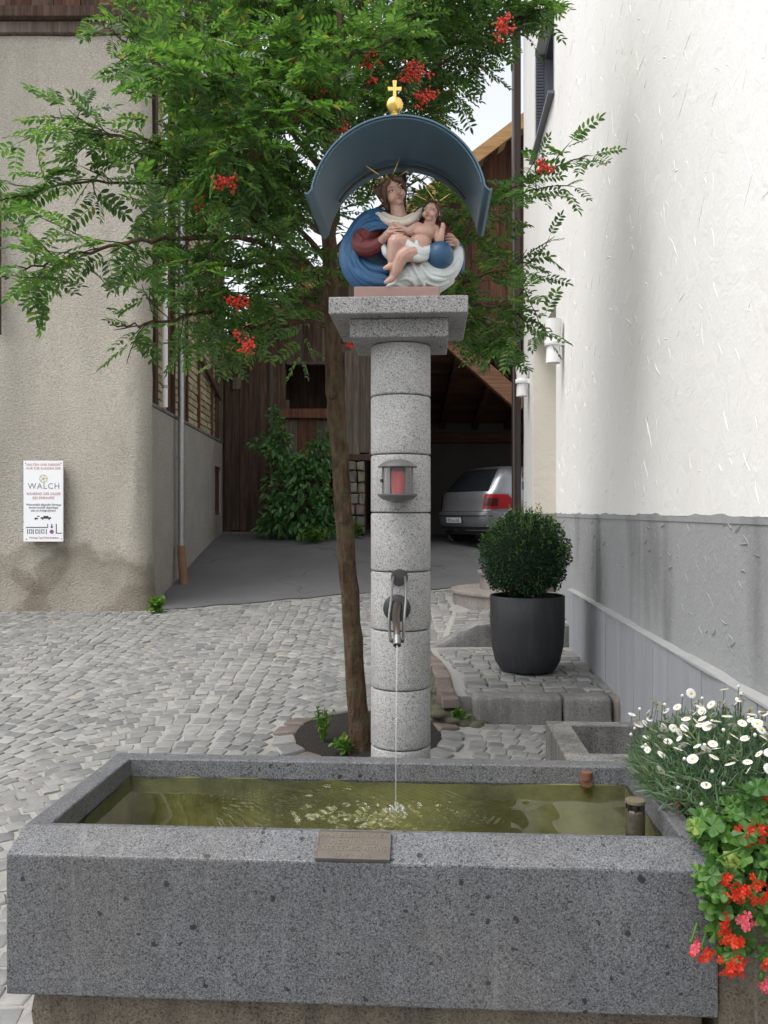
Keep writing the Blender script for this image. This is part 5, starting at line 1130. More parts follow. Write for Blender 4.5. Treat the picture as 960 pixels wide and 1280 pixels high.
# limbs: pixel/depth way-points, start radius, leaf density
LIMBS = [
 [(413, 360, 5.05), (340, 290, 4.9), (250, 240, 4.7), (120, 228, 4.5), (-40, 262, 4.3)],
 [(412, 330, 5.05), (330, 240, 4.8), (240, 190, 4.6), (150, 170, 4.4), (70, 160, 4.3)],
 [(412, 300, 5.05), (340, 200, 4.9), (250, 120, 4.7), (180, 70, 4.6), (130, 30, 4.5)],
 [(415, 230, 5.05), (340, 130, 5.0), (270, 60, 5.0), (220, -10, 4.9)],
 [(415, 200, 5.05), (370, 90, 5.2), (330, 10, 5.3), (300, -60, 5.3)],
 [(416, 160, 5.05), (395, 60, 5.3), (380, -40, 5.4)],
 [(415, 180, 5.05), (470, 90, 5.2), (540, 20, 5.3), (600, -30, 5.3)],
 [(415, 250, 5.05), (480, 160, 5.3), (550, 80, 5.4), (620, 40, 5.4), (670, 10, 5.3)],
 [(420, 100, 5.1), (480, 30, 5.0), (560, -40, 5.0)],
 [(413, 390, 5.05), (350, 370, 4.8), (270, 385, 4.5), (190, 405, 4.3), (140, 405, 4.2)],
 [(414, 410, 5.05), (360, 400, 5.0), (310, 410, 4.8), (270, 425, 4.7)],
 [(412, 340, 5.05), (360, 330, 4.7), (300, 330, 4.4), (240, 350, 4.2)],
 [(412, 350, 5.05), (310, 300, 4.6), (190, 300, 4.2), (90, 320, 4.0), (0, 345, 3.9)],
 [(414, 400, 5.05), (400, 370, 5.4), (370, 350, 5.7), (330, 300, 5.9)],
 [(416, 420, 5.05), (500, 370, 5.4), (570, 300, 5.3), (640, 235, 5.1), (735, 192, 4.9)],
 [(416, 410, 5.05), (500, 340, 5.5), (560, 280, 5.4), (620, 250, 5.2), (700, 232, 5.0)],
 [(416, 425, 5.05), (520, 380, 5.4), (590, 350, 5.3), (650, 330, 5.1), (668, 325, 5.05)],
 [(417, 430, 5.05), (530, 390, 5.4), (600, 380, 5.2), (660, 400, 5.0), (690, 415, 4.9)],
 [(417, 430, 5.05), (540, 385, 5.5), (600, 400, 5.4), (625, 430, 5.3)],
 [(413, 320, 5.05), (450, 280, 5.4), (500, 240, 5.6), (545, 215, 5.7)],
 [(412, 300, 5.05), (440, 220, 5.5), (490, 170, 5.8), (540, 140, 5.9)],
 [(411, 260, 5.05), (350, 210, 5.5), (290, 170, 5.7), (240, 110, 5.8)],
 [(412, 300, 5.05), (360, 260, 5.6), (300, 240, 5.8), (220, 230, 5.9)],
 [(414, 150, 5.07), (330, 110, 4.5), (260, 90, 4.2), (200, 100, 4.0)],
 [(414, 170, 5.07), (380, 150, 4.5), (330, 160, 4.2), (290, 200, 4.1)],
 [(430, -30, 5.1), (500, -120, 5.0), (580, -180, 4.9)], [(430, -40, 5.1), (350, -120, 5.0), (270, -170, 4.9)],
 [(434, -120, 5.1), (440, -220, 4.6), (450, -300, 4.3)], [(420, 60, 5.1), (470, -30, 5.6), (520, -110, 5.9)], [(420, 60, 5.1), (360, -30, 5.8), (300, -100, 6.1)],
 [(415, 180, 5.05), (460, 110, 5.7), (520, 60, 6.0), (580, 30, 6.1)],
 [(414, 150, 5.05), (420, 110, 4.8), (440, 70, 4.6), (480, 60, 4.5)],
 [(413, 200, 5.05), (400, 150, 4.75), (395, 110, 4.6), (380, 60, 4.5)],
 [(412, 280, 5.05), (395, 260, 4.8), (375, 240, 4.6), (350, 220, 4.5)],
]
DENS = {0: .7, 1: .75, 12: .65, 2: .9, 3: 1.3, 4: 1.6, 5: 1.5, 6: 1.4, 8: 1.4, 9: .9, 13: 1.5, 21: 1.5, 22: 1.4, 23: 1.1, 24: 1.5, 28: 1.6, 29: 1.5, 30: 1.4, 31: 1.6, 32: 1.6, 33: 1.5, 14: .38, 15: .42, 16: .5, 17: .5, 18: .65, 19: .6, 20: 1.3, 7: 1.7}
def ok(p):
    px = 480 + p.x*F/p.y; py = 640 - (p.z-EYE)*F/p.y
    if py > 452: return False
    if p.x > 1.28 + .0625*p.y - .12: return False
    if 405 < px < 590 and py > 120 and p.y < 4.6: return False         # room kept around the shrine
    if 552 < px < 638 and 128 < py < 205: return tr_r.random() < .18
    if 425 < px < 475 and 235 < py < 330: return tr_r.random() < .07
    if px > 655 and not (py < 60 or 165 < py < 262 or 400 < py < 425): return tr_r.random() < .25
    if px > 640 and tr_r.random() < .4: return False
    if px > 672 and py > 395: return tr_r.random() < .15
    if px < 170 and py < 130: return tr_r.random() < .3
    if px < 165 and py > 352: return tr_r.random() < .08
    if py > 350 and px < 240: return tr_r.random() < .65
    if px > 440 and px < 560 and py < 110: return tr_r.random() < .8
    return True
leaves = []      # pos, dir, normal, scale
mbt = MB()
for li, wp_ in enumerate(LIMBS):
    w3 = [np.array(P(*p)) for p in wp_]; path = spline(w3, 8); L_ = len(path); r0 = .019 if li < 26 else .014
    path = [p + np.array([tr_r.uniform(-.012, .012) for _ in range(3)])*min(1, i/3) for i, p in enumerate(path)]
    mbl = MB(); mbl.tube(path, [max(.003, r0*(1-.85*i/(L_-1))) for i in range(L_)], 7); mbl.build('branch', M['bark'], tree, smooth=True)
    seglen = sum(np.linalg.norm(path[i+1]-path[i]) for i in range(L_-1)); nt = int(seglen*19*DENS.get(li, 1.0))
    for k in range(nt):
        t = .22 + .78*(k + tr_r.random())/nt; fi_ = t*(L_-1); i = min(L_-2, int(fi_)); base = path[i]*(1-(fi_-i)) + path[i+1]*(fi_-i); tan = Vector(path[i+1]-path[i]).normalized()
        d = (tan*tr_r.uniform(.2, 1.0) + Vector((tr_r.gauss(0, .6), tr_r.gauss(0, .7), tr_r.gauss(.1, .5)))).normalized()
        tl = tr_r.uniform(.12, .34)*(1.15 - .4*t); nl = max(3, int(tl/.045)); tw = [base]; p = Vector(base); got = []
        for s_ in range(nl):
            d = (d + Vector((tr_r.gauss(0, .12), tr_r.gauss(0, .12), tr_r.gauss(-.03, .1)))).normalized(); p = p + d*(tl/nl); tw.append(tuple(p))
            side = d.cross(Vector((0, 0, 1))); side = side.normalized() if side.length > .1 else Vector((1, 0, 0))
            sg_ = 1 if s_ % 2 else -1
            ld = (d*.55 + side*sg_*tr_r.uniform(.4, 1.0) + Vector((tr_r.gauss(0, .3), tr_r.gauss(0, .3), tr_r.uniform(-.5, .25)))).normalized()
            got.append((p.copy(), ld, tr_r.uniform(.13, .225)))
        got.append((p.copy(), d, tr_r.uniform(.14, .215)))
        got = [l for l in got if ok(l[0])]; leaves += got
        if len(got) > 1: mbt.tube(tw, [.0035]*(len(tw)-1) + [.0015], 4)
o = mbt.build('twigs', M['twig'], tree); o['kind'] = 'stuff'
def leaf_template(seed):
    r = random.Random(seed); Vt = []; Ft = []
    npair = r.choice((6, 6, 7)); droop = r.uniform(.12, .38); 
    def rach(t): return Vector((t*(1-.12*droop*t), 0, -droop*t*t*.8))
    def leaflet(base, ang, Lf, wf, tilt):
        b = len(Vt); ca_, sa_ = math.cos(ang), math.sin(ang); dz = r.uniform(-.35, .02)
        for a, w in ((0, 0), (.28, .8), (.68, .85), (1, 0), (.68, -.85), (.28, -.8)):
            x = a*Lf; y = w*wf*.5; z = abs(w)*wf*.16*tilt + dz*x*a
            Vt.append((base.x + x*ca_ - y*sa_, base.y + x*sa_ + y*ca_, base.z + z))
        Ft.append((b, b+3, b+2, b+1)); Ft.append((b, b+5, b+4, b+3))
    for i in range(npair):
        t = .2 + .7*i/(npair-1); lf = .285*(1 - .35*abs(t-.5))
        for s_ in (-1, 1): leaflet(rach(t), s_*R(r.uniform(52, 72)), lf*r.uniform(.9, 1.05), .112, 1)
    leaflet(rach(.93), r.uniform(-.1, .1), .27, .1, 1)
    for i in range(4):
        a, c = rach(i/4), rach((i+1)/4); b = len(Vt); Vt.extend([(a.x, -.007, a.z), (a.x, .007, a.z), (c.x, .006, c.z), (c.x, -.006, c.z)]); Ft.append((b, b+1, b+2, b+3))
    return np.array(Vt), np.array(Ft)
TPL = [leaf_template(i) for i in range(7)]
def leaf_matrix(p, d, s):
    up_ = Vector((tr_r.gauss(0, .45), tr_r.gauss(0, .45), 1)); y = up_.cross(d); y = y.normalized() if y.length > .05 else Vector((0, 1, 0)); z = d.cross(y)
    m = Matrix((d, y, z)).transposed().to_4x4(); return Matrix.Translation(p) @ m @ Matrix.Diagonal((s, s, s, 1))
def inframe(p, m=20): px = 480 + p.x*F/p.y; py = 640 - (p.z-EYE)*F/p.y; return -m < px < 960+m and -m < py < 1280
order = sorted(range(len(leaves)), key=lambda i: leaves[i][0].y if inframe(leaves[i][0]) else 99)
lm = []
for v, f in TPL:
    me = bpy.data.meshes.new('leaf'); me.from_pydata(v.tolist(), [], f.tolist()); me.materials.append(M['leaf']); lm.append(me)
for i in order[:300]:
    p, d, s = leaves[i]; o = link('leaf', tr_r.choice(lm), tree); o.matrix_local = Matrix.Translation(-WLOC[tree]) @ leaf_matrix(p, d, s)
Vs = []; Fs = []; b = 0
for i in order[300:]:
    v, f = tr_r.choice(TPL); Mx = np.array(leaf_matrix(*leaves[i])); Vs.append(v @ Mx[:3, :3].T + Mx[:3, 3]); Fs.append(f + b); b += len(v)
o = npmesh('crown', np.concatenate(Vs), np.concatenate(Fs), M['leaf'], tree); o['kind'] = 'stuff'
print('LEAVES', len(leaves))
# berries
ico = MB(); ico.ell((0, 0, 0), 1, None, 7, 5); bv = np.array(ico.v); bfc = ico.f
def berry_cluster(px, py, d, rad=.05, n_=34):
    d -= .15; n_ = int(n_*1.6); rad *= 1.05; sub_c = [(tr_r.gauss(0, rad*.6), tr_r.gauss(0, rad*.4), tr_r.gauss(0, rad*.5)) for _ in range(5)]
    mb = MB(); c = P(px, py, d)
    for k in range(n_):
        a = tr_r.uniform(0, 6.28); q = rad*math.sqrt(tr_r.random()); p = c + Vector(tr_r.choice(sub_c)) + Vector((tr_r.gauss(0, rad*.3), tr_r.gauss(0, rad*.3), tr_r.gauss(0, rad*.24)))
        mb.add(bv*tr_r.uniform(.0058, .0078) + np.array(p), bfc)
        if k % 3 == 0: mb.tube([tuple(c + Vector((0, 0, -.0) + Vector((0, 0, rad*.9)))), tuple(p)], .0012, 4) if False else None
    bo = mb.build('berry_cluster', M['berry'], tree, smooth=True); bo['kind'] = 'stuff'; ms = MB()
    for q in sub_c: ms.tube([c + Vector((0, .01, .09)), c + Vector((0, 0, .05)), c + Vector(q)], .0018, 5)
    ms.build('stalk', M['twig'], bo)
for a in ((283, 229, 4.1, .05), (298, 379, 4.3, .045), (303, 430, 4.3, .055, 46), (381, 97, 4.6, .06, 46), (400, 110, 4.6, .05), (383, 122, 4.6, .055, 40), (462, 76, 4.7, .05), (522, 86, 4.9, .06, 44), (524, 122, 4.9, .062, 50), (516, 95, 4.9, .05), (630, 38, 4.9, .05), (631, 30, 4.9, .04), (363, 143, 4.6, .045), (330, 178, 4.5, .035), (425, 155, 4.75, .04), (437, 430, 4.7, .03, 14), (678, 205, 4.85, .035, 18), (680, 212, 4.85, .03, 14), (318, 198, 4.4, .03), (248, 255, 4.6, .03, 14)): berry_cluster(*a)

# ================================================================== generic leaf scatter
def scatter(name, pts, dirs, size, aspect, mat, parent, rnd, cup=.2, jit=.5):
    """pts (n,3), dirs (n,3): six-vertex pointed leaves"""
    n_ = len(pts); d = dirs/np.linalg.norm(dirs, axis=1)[:, None]; u_ = rnd.normal(size=(n_, 3))*jit + np.array((0, 0, 1.)); y = np.cross(u_, d); y /= np.linalg.norm(y, axis=1)[:, None] + 1e-9; z = np.cross(d, y)
    s = size*rnd.uniform(.7, 1.25, n_)[:, None]; Vl = []
    for a, w in ((0, 0), (.3, .85), (.7, .8), (1, 0), (.7, -.8), (.3, -.85)): Vl.append(pts + d*s*a + y*s*(w*aspect*.5) + z*s*(abs(w)*cup*.3 - .15*a*a))
    Vl = np.stack(Vl, 1).reshape(-1, 3); b = np.arange(n_)[:, None]*6
    Fl = np.concatenate([b + np.array((0, 3, 2, 1)), b + np.array((0, 5, 4, 3))]); return npmesh(name, Vl, Fl, mat, parent)
# ---- boxwood ball in black pot
pc = P(659, 838, 6.56); PB = PZ + .004
pot = empty('potted_boxwood', (pc.x, 6.56, PB), 'round clipped boxwood growing in a large anthracite pot on the platform', 'potted plant')
k_ = 6.56/F
mb = MB(); mb.lathe([(.001, PB), (28*k_, PB), (34*k_, PB+2*k_), (40*k_, PB+12*k_), (44.5*k_, PB+32*k_), (46*k_, PB+58*k_), (46.3*k_, PB+93*k_), (45.5*k_, PB+94*k_), (43.5*k_, PB+93.5*k_), (43*k_, PB+80*k_), (.001, PB+80*k_)], (pc.x, 6.56, 0), 56); mb.build('pot', M['anthracite'], pot, smooth=True)
bc = np.array((P(656, 0, 6.56).x, 6.56, PB + (838-697)*k_)); br = np.array((54*k_, 54*k_, 54*k_))
mb = MB(); mb.lathe([(.001, PB+80.2*k_), (42.8*k_, PB+80.2*k_), (.001, PB+86*k_)], (pc.x, 6.56, 0), 24); mb.build('soil', M['soil'], pot)
mb = MB(); mb.tube([(pc.x, 6.56, PB+80*k_), (pc.x-.01, 6.55, PB+120*k_)], [.03, .02], 8); mb.build('stem', M['bark'], pot)
def bump_r(v): return 1 + .05*np.sin(v[:, 0]*7+1)*np.sin(v[:, 2]*6) + .045*np.sin(v[:, 1]*9+2) + .03*np.sin(v[:, 0]*15+v[:, 2]*13)
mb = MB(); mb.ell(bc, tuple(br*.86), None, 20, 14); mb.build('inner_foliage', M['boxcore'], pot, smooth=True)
v = rng.normal(size=(15000, 3)); v /= np.linalg.norm(v, axis=1)[:, None]; rad = (1 - .2*rng.random(15000)**1.6)*bump_r(v); pts = bc + v*br*rad[:, None]; pts[:, 2] = np.where(v[:, 2] < -.75, pts[:, 2] + .04, pts[:, 2])
scatter('foliage', pts, v*.8 + rng.normal(size=(15000, 3))*.6, .021, .55, M['box'], pot, rng)['kind'] = 'stuff'
# shoots of fresh green sticking out
sp_pts = []; sp_dir = []
for k in range(170):
    w = rng.normal(size=3); w[2] = abs(w[2])*.9 + .15; w /= np.linalg.norm(w); L_ = rng.uniform(.02, .11 if w[2] > .5 else .06); p0 = bc + w*br
    dd = w*.5 + np.array((0, 0, .7)) + rng.normal(size=3)*.2; dd /= np.linalg.norm(dd)
    for j in range(8): sp_pts.append(p0 + dd*L_*j/7); sp_dir.append(dd*.6 + rng.normal(size=3)*.6)
scatter('fresh_shoots', np.array(sp_pts), np.array(sp_dir), .019, .5, M['boxnew'], pot, rng)['kind'] = 'stuff'

# ---- shrub in front of the barn
sh_b = P(375, 668, 14.2); sh_b.z = gz(sh_b.x, 14.2)
shrub = empty('elder_shrub', sh_b, 'leafy green shrub climbing in front of the barn opening', 'shrub')
pts = []; dirs = []; rsh = np.random.default_rng(5)
def clump(px, py, rx, ry, n_, d=14.1):
    c = np.array(P(px, py, d)); k2 = d/F
    w = rsh.normal(size=(n_, 3)); w /= np.linalg.norm(w, axis=1)[:, None]; q = rsh.random(n_)**.4
    pts.append(c + w*q[:, None]*np.array((rx*k2, min(rx, ry)*k2*.9, ry*k2))); dirs.append(w*.6 + np.array((0, -.5, -.45)) + rsh.normal(size=(n_, 3))*.35)
for a in ((372, 640, 42, 30, 300), (352, 610, 26, 26, 150), (385, 600, 30, 26, 170), (398, 570, 18, 24, 170), (350, 560, 20, 22, 170), (346, 530, 8, 26, 70), (330, 552, 18, 8, 60), (405, 548, 10, 14, 50), (345, 655, 24, 14, 160), (410, 625, 20, 24, 170), (365, 580, 22, 18, 140), (395, 655, 26, 12, 160)): clump(*a)
scatter('foliage', np.concatenate(pts), np.concatenate(dirs), .15, .42, M['shrub'], shrub, rsh, .2, .6)['kind'] = 'stuff'
for px, py in ((346, 535), (352, 560), (398, 572), (385, 600), (330, 552), (370, 640), (405, 550)):
    t = P(px, py, 14.1); mb = MB(); mb.tube([sh_b + Vector((rs.uniform(-.1, .1), 0, 0)), (sh_b + t)/2 + Vector((rs.uniform(-.1, .1), 0, .1)), t], [.02, .014, .006], 6); mb.build('stem', M['twig'], shrub)
def weed(name, px, py, d, n_, h, size, label, mat='weed', z=None, spread=1.0, aspect=.45, group=None):
    b = P(px, py, d); b.z = gz(b.x, b.y) if z is None else z; o = empty(name, b, label, 'weed', group); pw = []; dw = []
    for k in range(n_):
        a = rng.uniform(0, 6.28); hh = h*rng.uniform(.5, 1); q = spread*h*rng.uniform(0, .6); tip = np.array((b.x + q*math.cos(a), b.y + q*math.sin(a), b.z + hh))
        mb = MB(); mb.tube([b, (np.array(b)*.5 + tip*.5) + np.array((0, 0, .1*h)), tip], .003, 4); mb.build('stem', M[mat], o)
        for j in range(9): t = rng.uniform(.3, 1); pw.append(np.array(b)*(1-t) + tip*t + np.array((0, 0, .1*h*math.sin(t*3)))); dw.append(rng.normal(size=3) + np.array((0, 0, .2)))
    scatter('leaf_tuft', np.array(pw), np.array(dw), size, aspect, M[mat], o, rng, .2, .6); return o
weed('weed', 404, 935, 5.2, 11, .26, .04, 'fresh green weed growing in the tree pit', spread=.7)
weed('weed', 430, 945, 5.0, 7, .12, .05, 'low broad weed at the foot of the tree trunk', spread=1.2, aspect=.6)
weed('weed', 196, 752, 9.25, 10, .16, .08, 'green weed at the corner of the plastered house', spread=.9, aspect=.75)
weed('weed', 573, 892, 5.6, 6, .1, .05, 'small yellowish weed below the platform corner', spread=1.2)
weed('weed', 395, 668, 13.7, 16, .22, .12, 'bright green ground weeds under the leafy shrub', spread=3.5, aspect=.5)
weed('weed', 446, 668, 14.5, 10, .25, .12, 'small green weeds at the foot of the stone pier', spread=1.2, aspect=.5)

# ================================================================== flowers
dz_b = Vector(TT(1.27, .55, .47))
dais = empty('daisy_plant', dz_b, 'bushy white daisies with feathery grey green leaves in the stone planter', 'flowers')
nb_ = 15000; th_ = rng.uniform(0, 2*np.pi, nb_); rr3 = rng.random(nb_)**.5
# rounded cushion: u half .30, v half .42, top z about .98
def cushion_top(uu_, vv_): q = np.clip(1 - (np.abs((uu_-1.235)/.33))**2.4 - (np.abs((vv_-.55)/.50))**2.4, 0, 1); return .50 + .36*q**.6
u_ = 1.235 + .33*rr3*np.cos(th_); v_ = .55 + .50*rr3*np.sin(th_); zt_ = cushion_top(u_, v_); zz = .46 + (zt_ - .46)*rng.random(nb_)**.45
keep = ~((u_ < 1.035) & (zz < .66)); u_, v_, zz, zt_ = u_[keep], v_[keep], zz[keep], zt_[keep]
bp_ = np.stack([-.087 + u_*ca + v_*sa, 2.373 - u_*sa + v_*ca, zz], 1)
bd = np.stack([(u_-1.235)*1.6, (v_-.55)*1.2, np.full(len(u_), .55)], 1) + rng.normal(size=(len(u_), 3))*.45
okk = bp_[:, 0] < 1.28 + .0625*bp_[:, 1] - .06; bp_, bd = bp_[okk], bd[okk]
scatter('feathery_foliage', bp_, bd, .062, .075, M['daisygreen'], dais, rng, .1, 1.0)['kind'] = 'stuff'
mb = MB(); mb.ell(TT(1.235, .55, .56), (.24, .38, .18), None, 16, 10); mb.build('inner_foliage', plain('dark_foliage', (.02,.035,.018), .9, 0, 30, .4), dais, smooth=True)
dm = MB(); npet = 17
for k in range(npet):
    a = 2*math.pi*k/npet; ca_, sa_ = math.cos(a), math.sin(a); w = .17
    q = [(.25, -w*.55, .02), (.6, -w, .05), (.93, -w*.8, .0), (1.0, 0, -.02), (.93, w*.8, .0), (.6, w, .05), (.25, w*.55, .02)]
    dm.add([(x*ca_-y*sa_, x*sa_+y*ca_, z + (.02 if k % 2 else 0)) for x, y, z in q], [tuple(range(7))])
petme = dm.mesh('petals', M['petal'])
em = MB(); em.ell((0, 0, .03), (.3, .3, .14), None, 12, 8); eyeme = em.mesh('disc', M['daisyeye'], smooth=True)
FL = [(300,85),(432,70),(335,135),(245,140),(165,130),(62,152),(200,155),(380,130),(430,125),(475,130),(535,152),(590,160),(335,165),(260,195),(300,180),(380,180),(435,185),(90,210),(125,218),(185,228),(220,232),(330,220),(355,225),(265,232),(455,220),(495,213),(530,200),(590,222),(110,300),(175,338),(200,285),(240,315),(262,293),(330,333),(297,355),(390,315),(382,348),(462,265),(445,375),(515,368),(560,335),(595,262),(172,398),(350,460),(465,355),(518,400),(175,265),(245,250),(140,175),(85,192),(390,205),(555,215),(605,290),(600,395),(570,240),(410,140),(312,205),(205,205),(480,150),(150,120),(500,90),(600,330)]
fl_r = random.Random(2)
def on_cushion(x, y):
    best = None; d = 2.2
    while d < 3.45:
        p = P(x, y, d); u2, v2 = TI(p.x, p.y)
        if abs((u2-1.235)/.33) < 1 and abs((v2-.55)/.5) < 1:
            gap = p.z - float(cushion_top(np.float64(u2), np.float64(v2)))
            if gap < .035: return p + Vector((0, -.02, .012)), d
            if best is None or gap < best[0]: best = (gap, p, d)
        d += .01
    if best is None or best[0] > .2: return None, 0
    return best[1], best[2]
def flower(px, py, rad):
    x, y = 770 + px/3.2, 840 + py/3.2
    # depth from the cushion: higher in the picture is farther back
    p, d = on_cushion(x, y)
    if p is None: return
    root = inst('flower', petme, p, 0, dais, (rad,)*3, (R(fl_r.uniform(-5, 60)), R(fl_r.uniform(-40, 30)), fl_r.uniform(0, 6)))
    e_ = bpy.data.objects.new('disc', eyeme); COL.objects.link(e_); e_.parent = root
    b = p + Vector((fl_r.uniform(-.02, .02), .02, -fl_r.uniform(.08, .14))); s_ = MB(); s_.tube([p + Vector((0, .001, -.002)), b], .0013, 4); s_.build('flower_stem', M['daisygreen'], dais)
for px, py in FL: flower(px, py, fl_r.uniform(.0145, .0195))
for k in range(16): flower(fl_r.uniform(620, 800), fl_r.uniform(110, 420), fl_r.uniform(.015, .02))
for k in range(42): flower(fl_r.uniform(60, 600), 110 + 210*fl_r.random()**1.4, fl_r.uniform(.012, .018))
bud = MB(); bud.ell((0, 0, 0), 1, None, 8, 6); budme = bud.mesh('bud', M['petal'], smooth=True)
for px, py in ((490, 58), (500, 85), (265, 95), (345, 105), (195, 130), (95, 148), (375, 205), (560, 180), (545, 260), (440, 290), (345, 300), (265, 355), (420, 455), (240, 470), (332, 535), (375, 405), (60, 250), (75, 225), (520, 190), (420, 240), (590, 190)):
    p, d = on_cushion(770+px/3.2, 840+py/3.2)
    if p is None: continue
    inst('bud', budme, p, 0, dais, (.006, .006, .0065))
    s_ = MB(); s_.tube([p, p + Vector((.005, .02, -.1))], .0012, 4); s_.build('flower_stem', M['daisygreen'], dais)
# geraniums
gb = Vector(TT(1.22, .15, .47))
ger = empty('geranium_plant', gb, 'hanging geranium with bright red flower heads spilling over the trough corner', 'flowers')
def lobed(seed):
    r = random.Random(seed); vs_ = [(0, 0, 0)]; n_ = 20
    for k in range(n_+1):
        a = R(-155) + R(310)*k/n_; lob = .72 + .28*abs(math.cos(a*2.5 + .0))**.6; rad_ = lob*(1 + r.uniform(-.06, .06)); vs_.append((rad_*math.cos(a), rad_*math.sin(a), .12*math.sin(a*5) + .14*rad_*rad_ - .1))
    return vs_, [(0, k, k+1) for k in range(1, n_+1)]
lt = [lobed(i) for i in range(4)]; gr = random.Random(6); lmeshes = []
for v, f in lt: mbq = MB(); mbq.add(v, f); lmeshes.append(mbq.mesh('leaf', M['gerleaf']))
spots = []
for (px, py, rx, ry, n_, d) in ((900, 1060, 55, 45, 70, 2.42), (884, 1060, 24, 28, 24, 2.45), (945, 1090, 40, 60, 55, 2.36), (905, 1110, 28, 40, 40, 2.34), (945, 1150, 30, 45, 40, 2.32), (890, 1110, 18, 30, 18, 2.33), (905, 1175, 18, 24, 14, 2.30), (950, 1010, 30, 30, 30, 2.45), (900, 1020, 30, 20, 20, 2.5), (1000, 1080, 40, 90, 50, 2.36)):
    for k in range(n_): a = gr.uniform(0, 6.28); q = math.sqrt(gr.random()); spots.append(P(px + rx*q*math.cos(a), py + ry*q*math.sin(a), d + gr.uniform(-.06, .07)))
n_in = 0
for p in spots:
    if p.x < TT(1.0, p.y-2.37, 0)[0] and p.y > 2.30 and p.z < .66: p.y = 2.29 + gr.uniform(-.05, .0)
    o = inst('leaf', gr.choice(lmeshes), p, 0, ger, (gr.uniform(.022, .036),)*3, (R(gr.uniform(20, 85)), R(gr.uniform(-30, 30)), R(gr.uniform(-50, 50))))
    n_in += 1
stm = MB()
for k in range(26):
    p = gr.choice(spots); stm.tube([gb + Vector((gr.uniform(-.08, .12), gr.uniform(-.05, .1), 0)), (gb + p)/2 + Vector((0, -.02, .1)), p], [.005, .004, .003], 5)
stm.build('stems', M['gerleaf'], ger)
def floret_mesh(seed, mat):
    r = random.Random(seed); mbf = MB()
    for k in range(5):
        a = 2*math.pi*k/5 + r.uniform(-.15, .15); ca_, sa_ = math.cos(a), math.sin(a); w = .36
        q = [(.05, 0, 0), (.45, -w*.7, .12), (.85, -w, .16), (1.05, 0, .1), (.85, w, .16), (.45, w*.7, .12)]
        mbf.add([(x*ca_-y*sa_, x*sa_+y*ca_, z + r.uniform(-.04, .04)) for x, y, z in q], [tuple(range(6))])
    return mbf.mesh('floret', mat)
fls = [floret_mesh(i, M['gerpetal']) for i in range(3)]; flp = [floret_mesh(9+i, M['gerpink']) for i in range(2)]
def head_(px, py, d, rx, ry, n_, var):
    c = P(px, py, d); k2 = d/F
    core = MB(); core.ell(c + Vector((0, .014, 0)), (rx*k2*.45, .008, ry*k2*.45), None, 8, 6); fo = core.build('flower_head', M['gerleaf'], ger, smooth=True)
    for k in range(n_):
        a = gr.uniform(0, 6.28); q = math.sqrt(gr.random()); p = c + Vector((rx*k2*q*math.cos(a), -.02*(1-q*q) + gr.uniform(-.006, .006), ry*k2*q*math.sin(a)))
        inst('floret', gr.choice(var), p, 0, fo, (gr.uniform(.0095, .0135),)*3, (R(90 + gr.uniform(-40, 40)), R(gr.uniform(-40, 40)), R(gr.uniform(-40, 40))))
    s_ = MB(); s_.tube([c + Vector((0, .01, 0)), c + Vector((.03, .05, .03)), c + Vector((.06, .1, -.02))], .003, 5); s_.build('flower_stem', M['gerleaf'], ger)
for a in ((943, 1041, 2.32, 22, 14, 20, fls), (903, 1094, 2.26, 9, 10, 7, fls), (917, 1116, 2.25, 17, 12, 16, fls), (948, 1113, 2.25, 17, 17, 18, fls), (907, 1149, 2.24, 6, 8, 5, fls), (927, 1151, 2.24, 16, 9, 9, flp), (904, 1169, 2.24, 9, 9, 7, fls), (917, 1175, 2.24, 9, 9, 8, fls), (866, 1180, 2.24, 6, 7, 6, flp), (878, 1190, 2.24, 14, 8, 9, fls), (914, 1207, 2.23, 20, 15, 20, fls), (958, 992, 2.4, 6, 6, 5, fls), (955, 1225, 2.25, 9, 14, 9, flp), (958, 1202, 2.25, 6, 6, 4, fls), (842, 1000, 2.7, 5, 6, 5, flp)): head_(*a)

# ================================================================== parked car
CA = R(61); h_ = Vector((math.sin(CA), math.cos(CA), 0)); t_v = Vector((math.cos(CA), -math.sin(CA), 0))
cz0 = gz(1.7, 15.6) + .014; co = P(566, 0, 15.2); co.z = cz0
car = empty('parked_car', co, 'silver grey hatchback parked inside the open garage bay', 'car')
def CW(s, w, z): return co + h_*s + t_v*w + Vector((0, 0, z))
LV = [  # z, rear s, front s, half width
 (.19, .16, 4.0, .78), (.27, .06, 4.1, .83), (.40, .015, 4.14, .855), (.52, .0, 4.15, .865), (.585, .005, 4.14, .865), (.60, .05, 4.12, .855), (.63, .065, 4.1, .86), (.78, .085, 3.9, .868), (.90, .12, 3.4, .862), (.955, .16, 3.05, .84), (1.0, .20, 2.9, .815), (1.18, .36, 2.45, .74), (1.33, .50, 2.1, .665), (1.40, .60, 1.9, .61), (1.435, .78, 1.7, .52), (1.445, 1.0, 1.5, .3)]
def plan(z):
    for i in range(len(LV)-1):
        if LV[i][0] <= z <= LV[i+1][0]:
            t = (z-LV[i][0])/(LV[i+1][0]-LV[i][0]); return [LV[i][k]+(LV[i+1][k]-LV[i][k])*t for k in (1, 2, 3)]
    return LV[-1][1:]
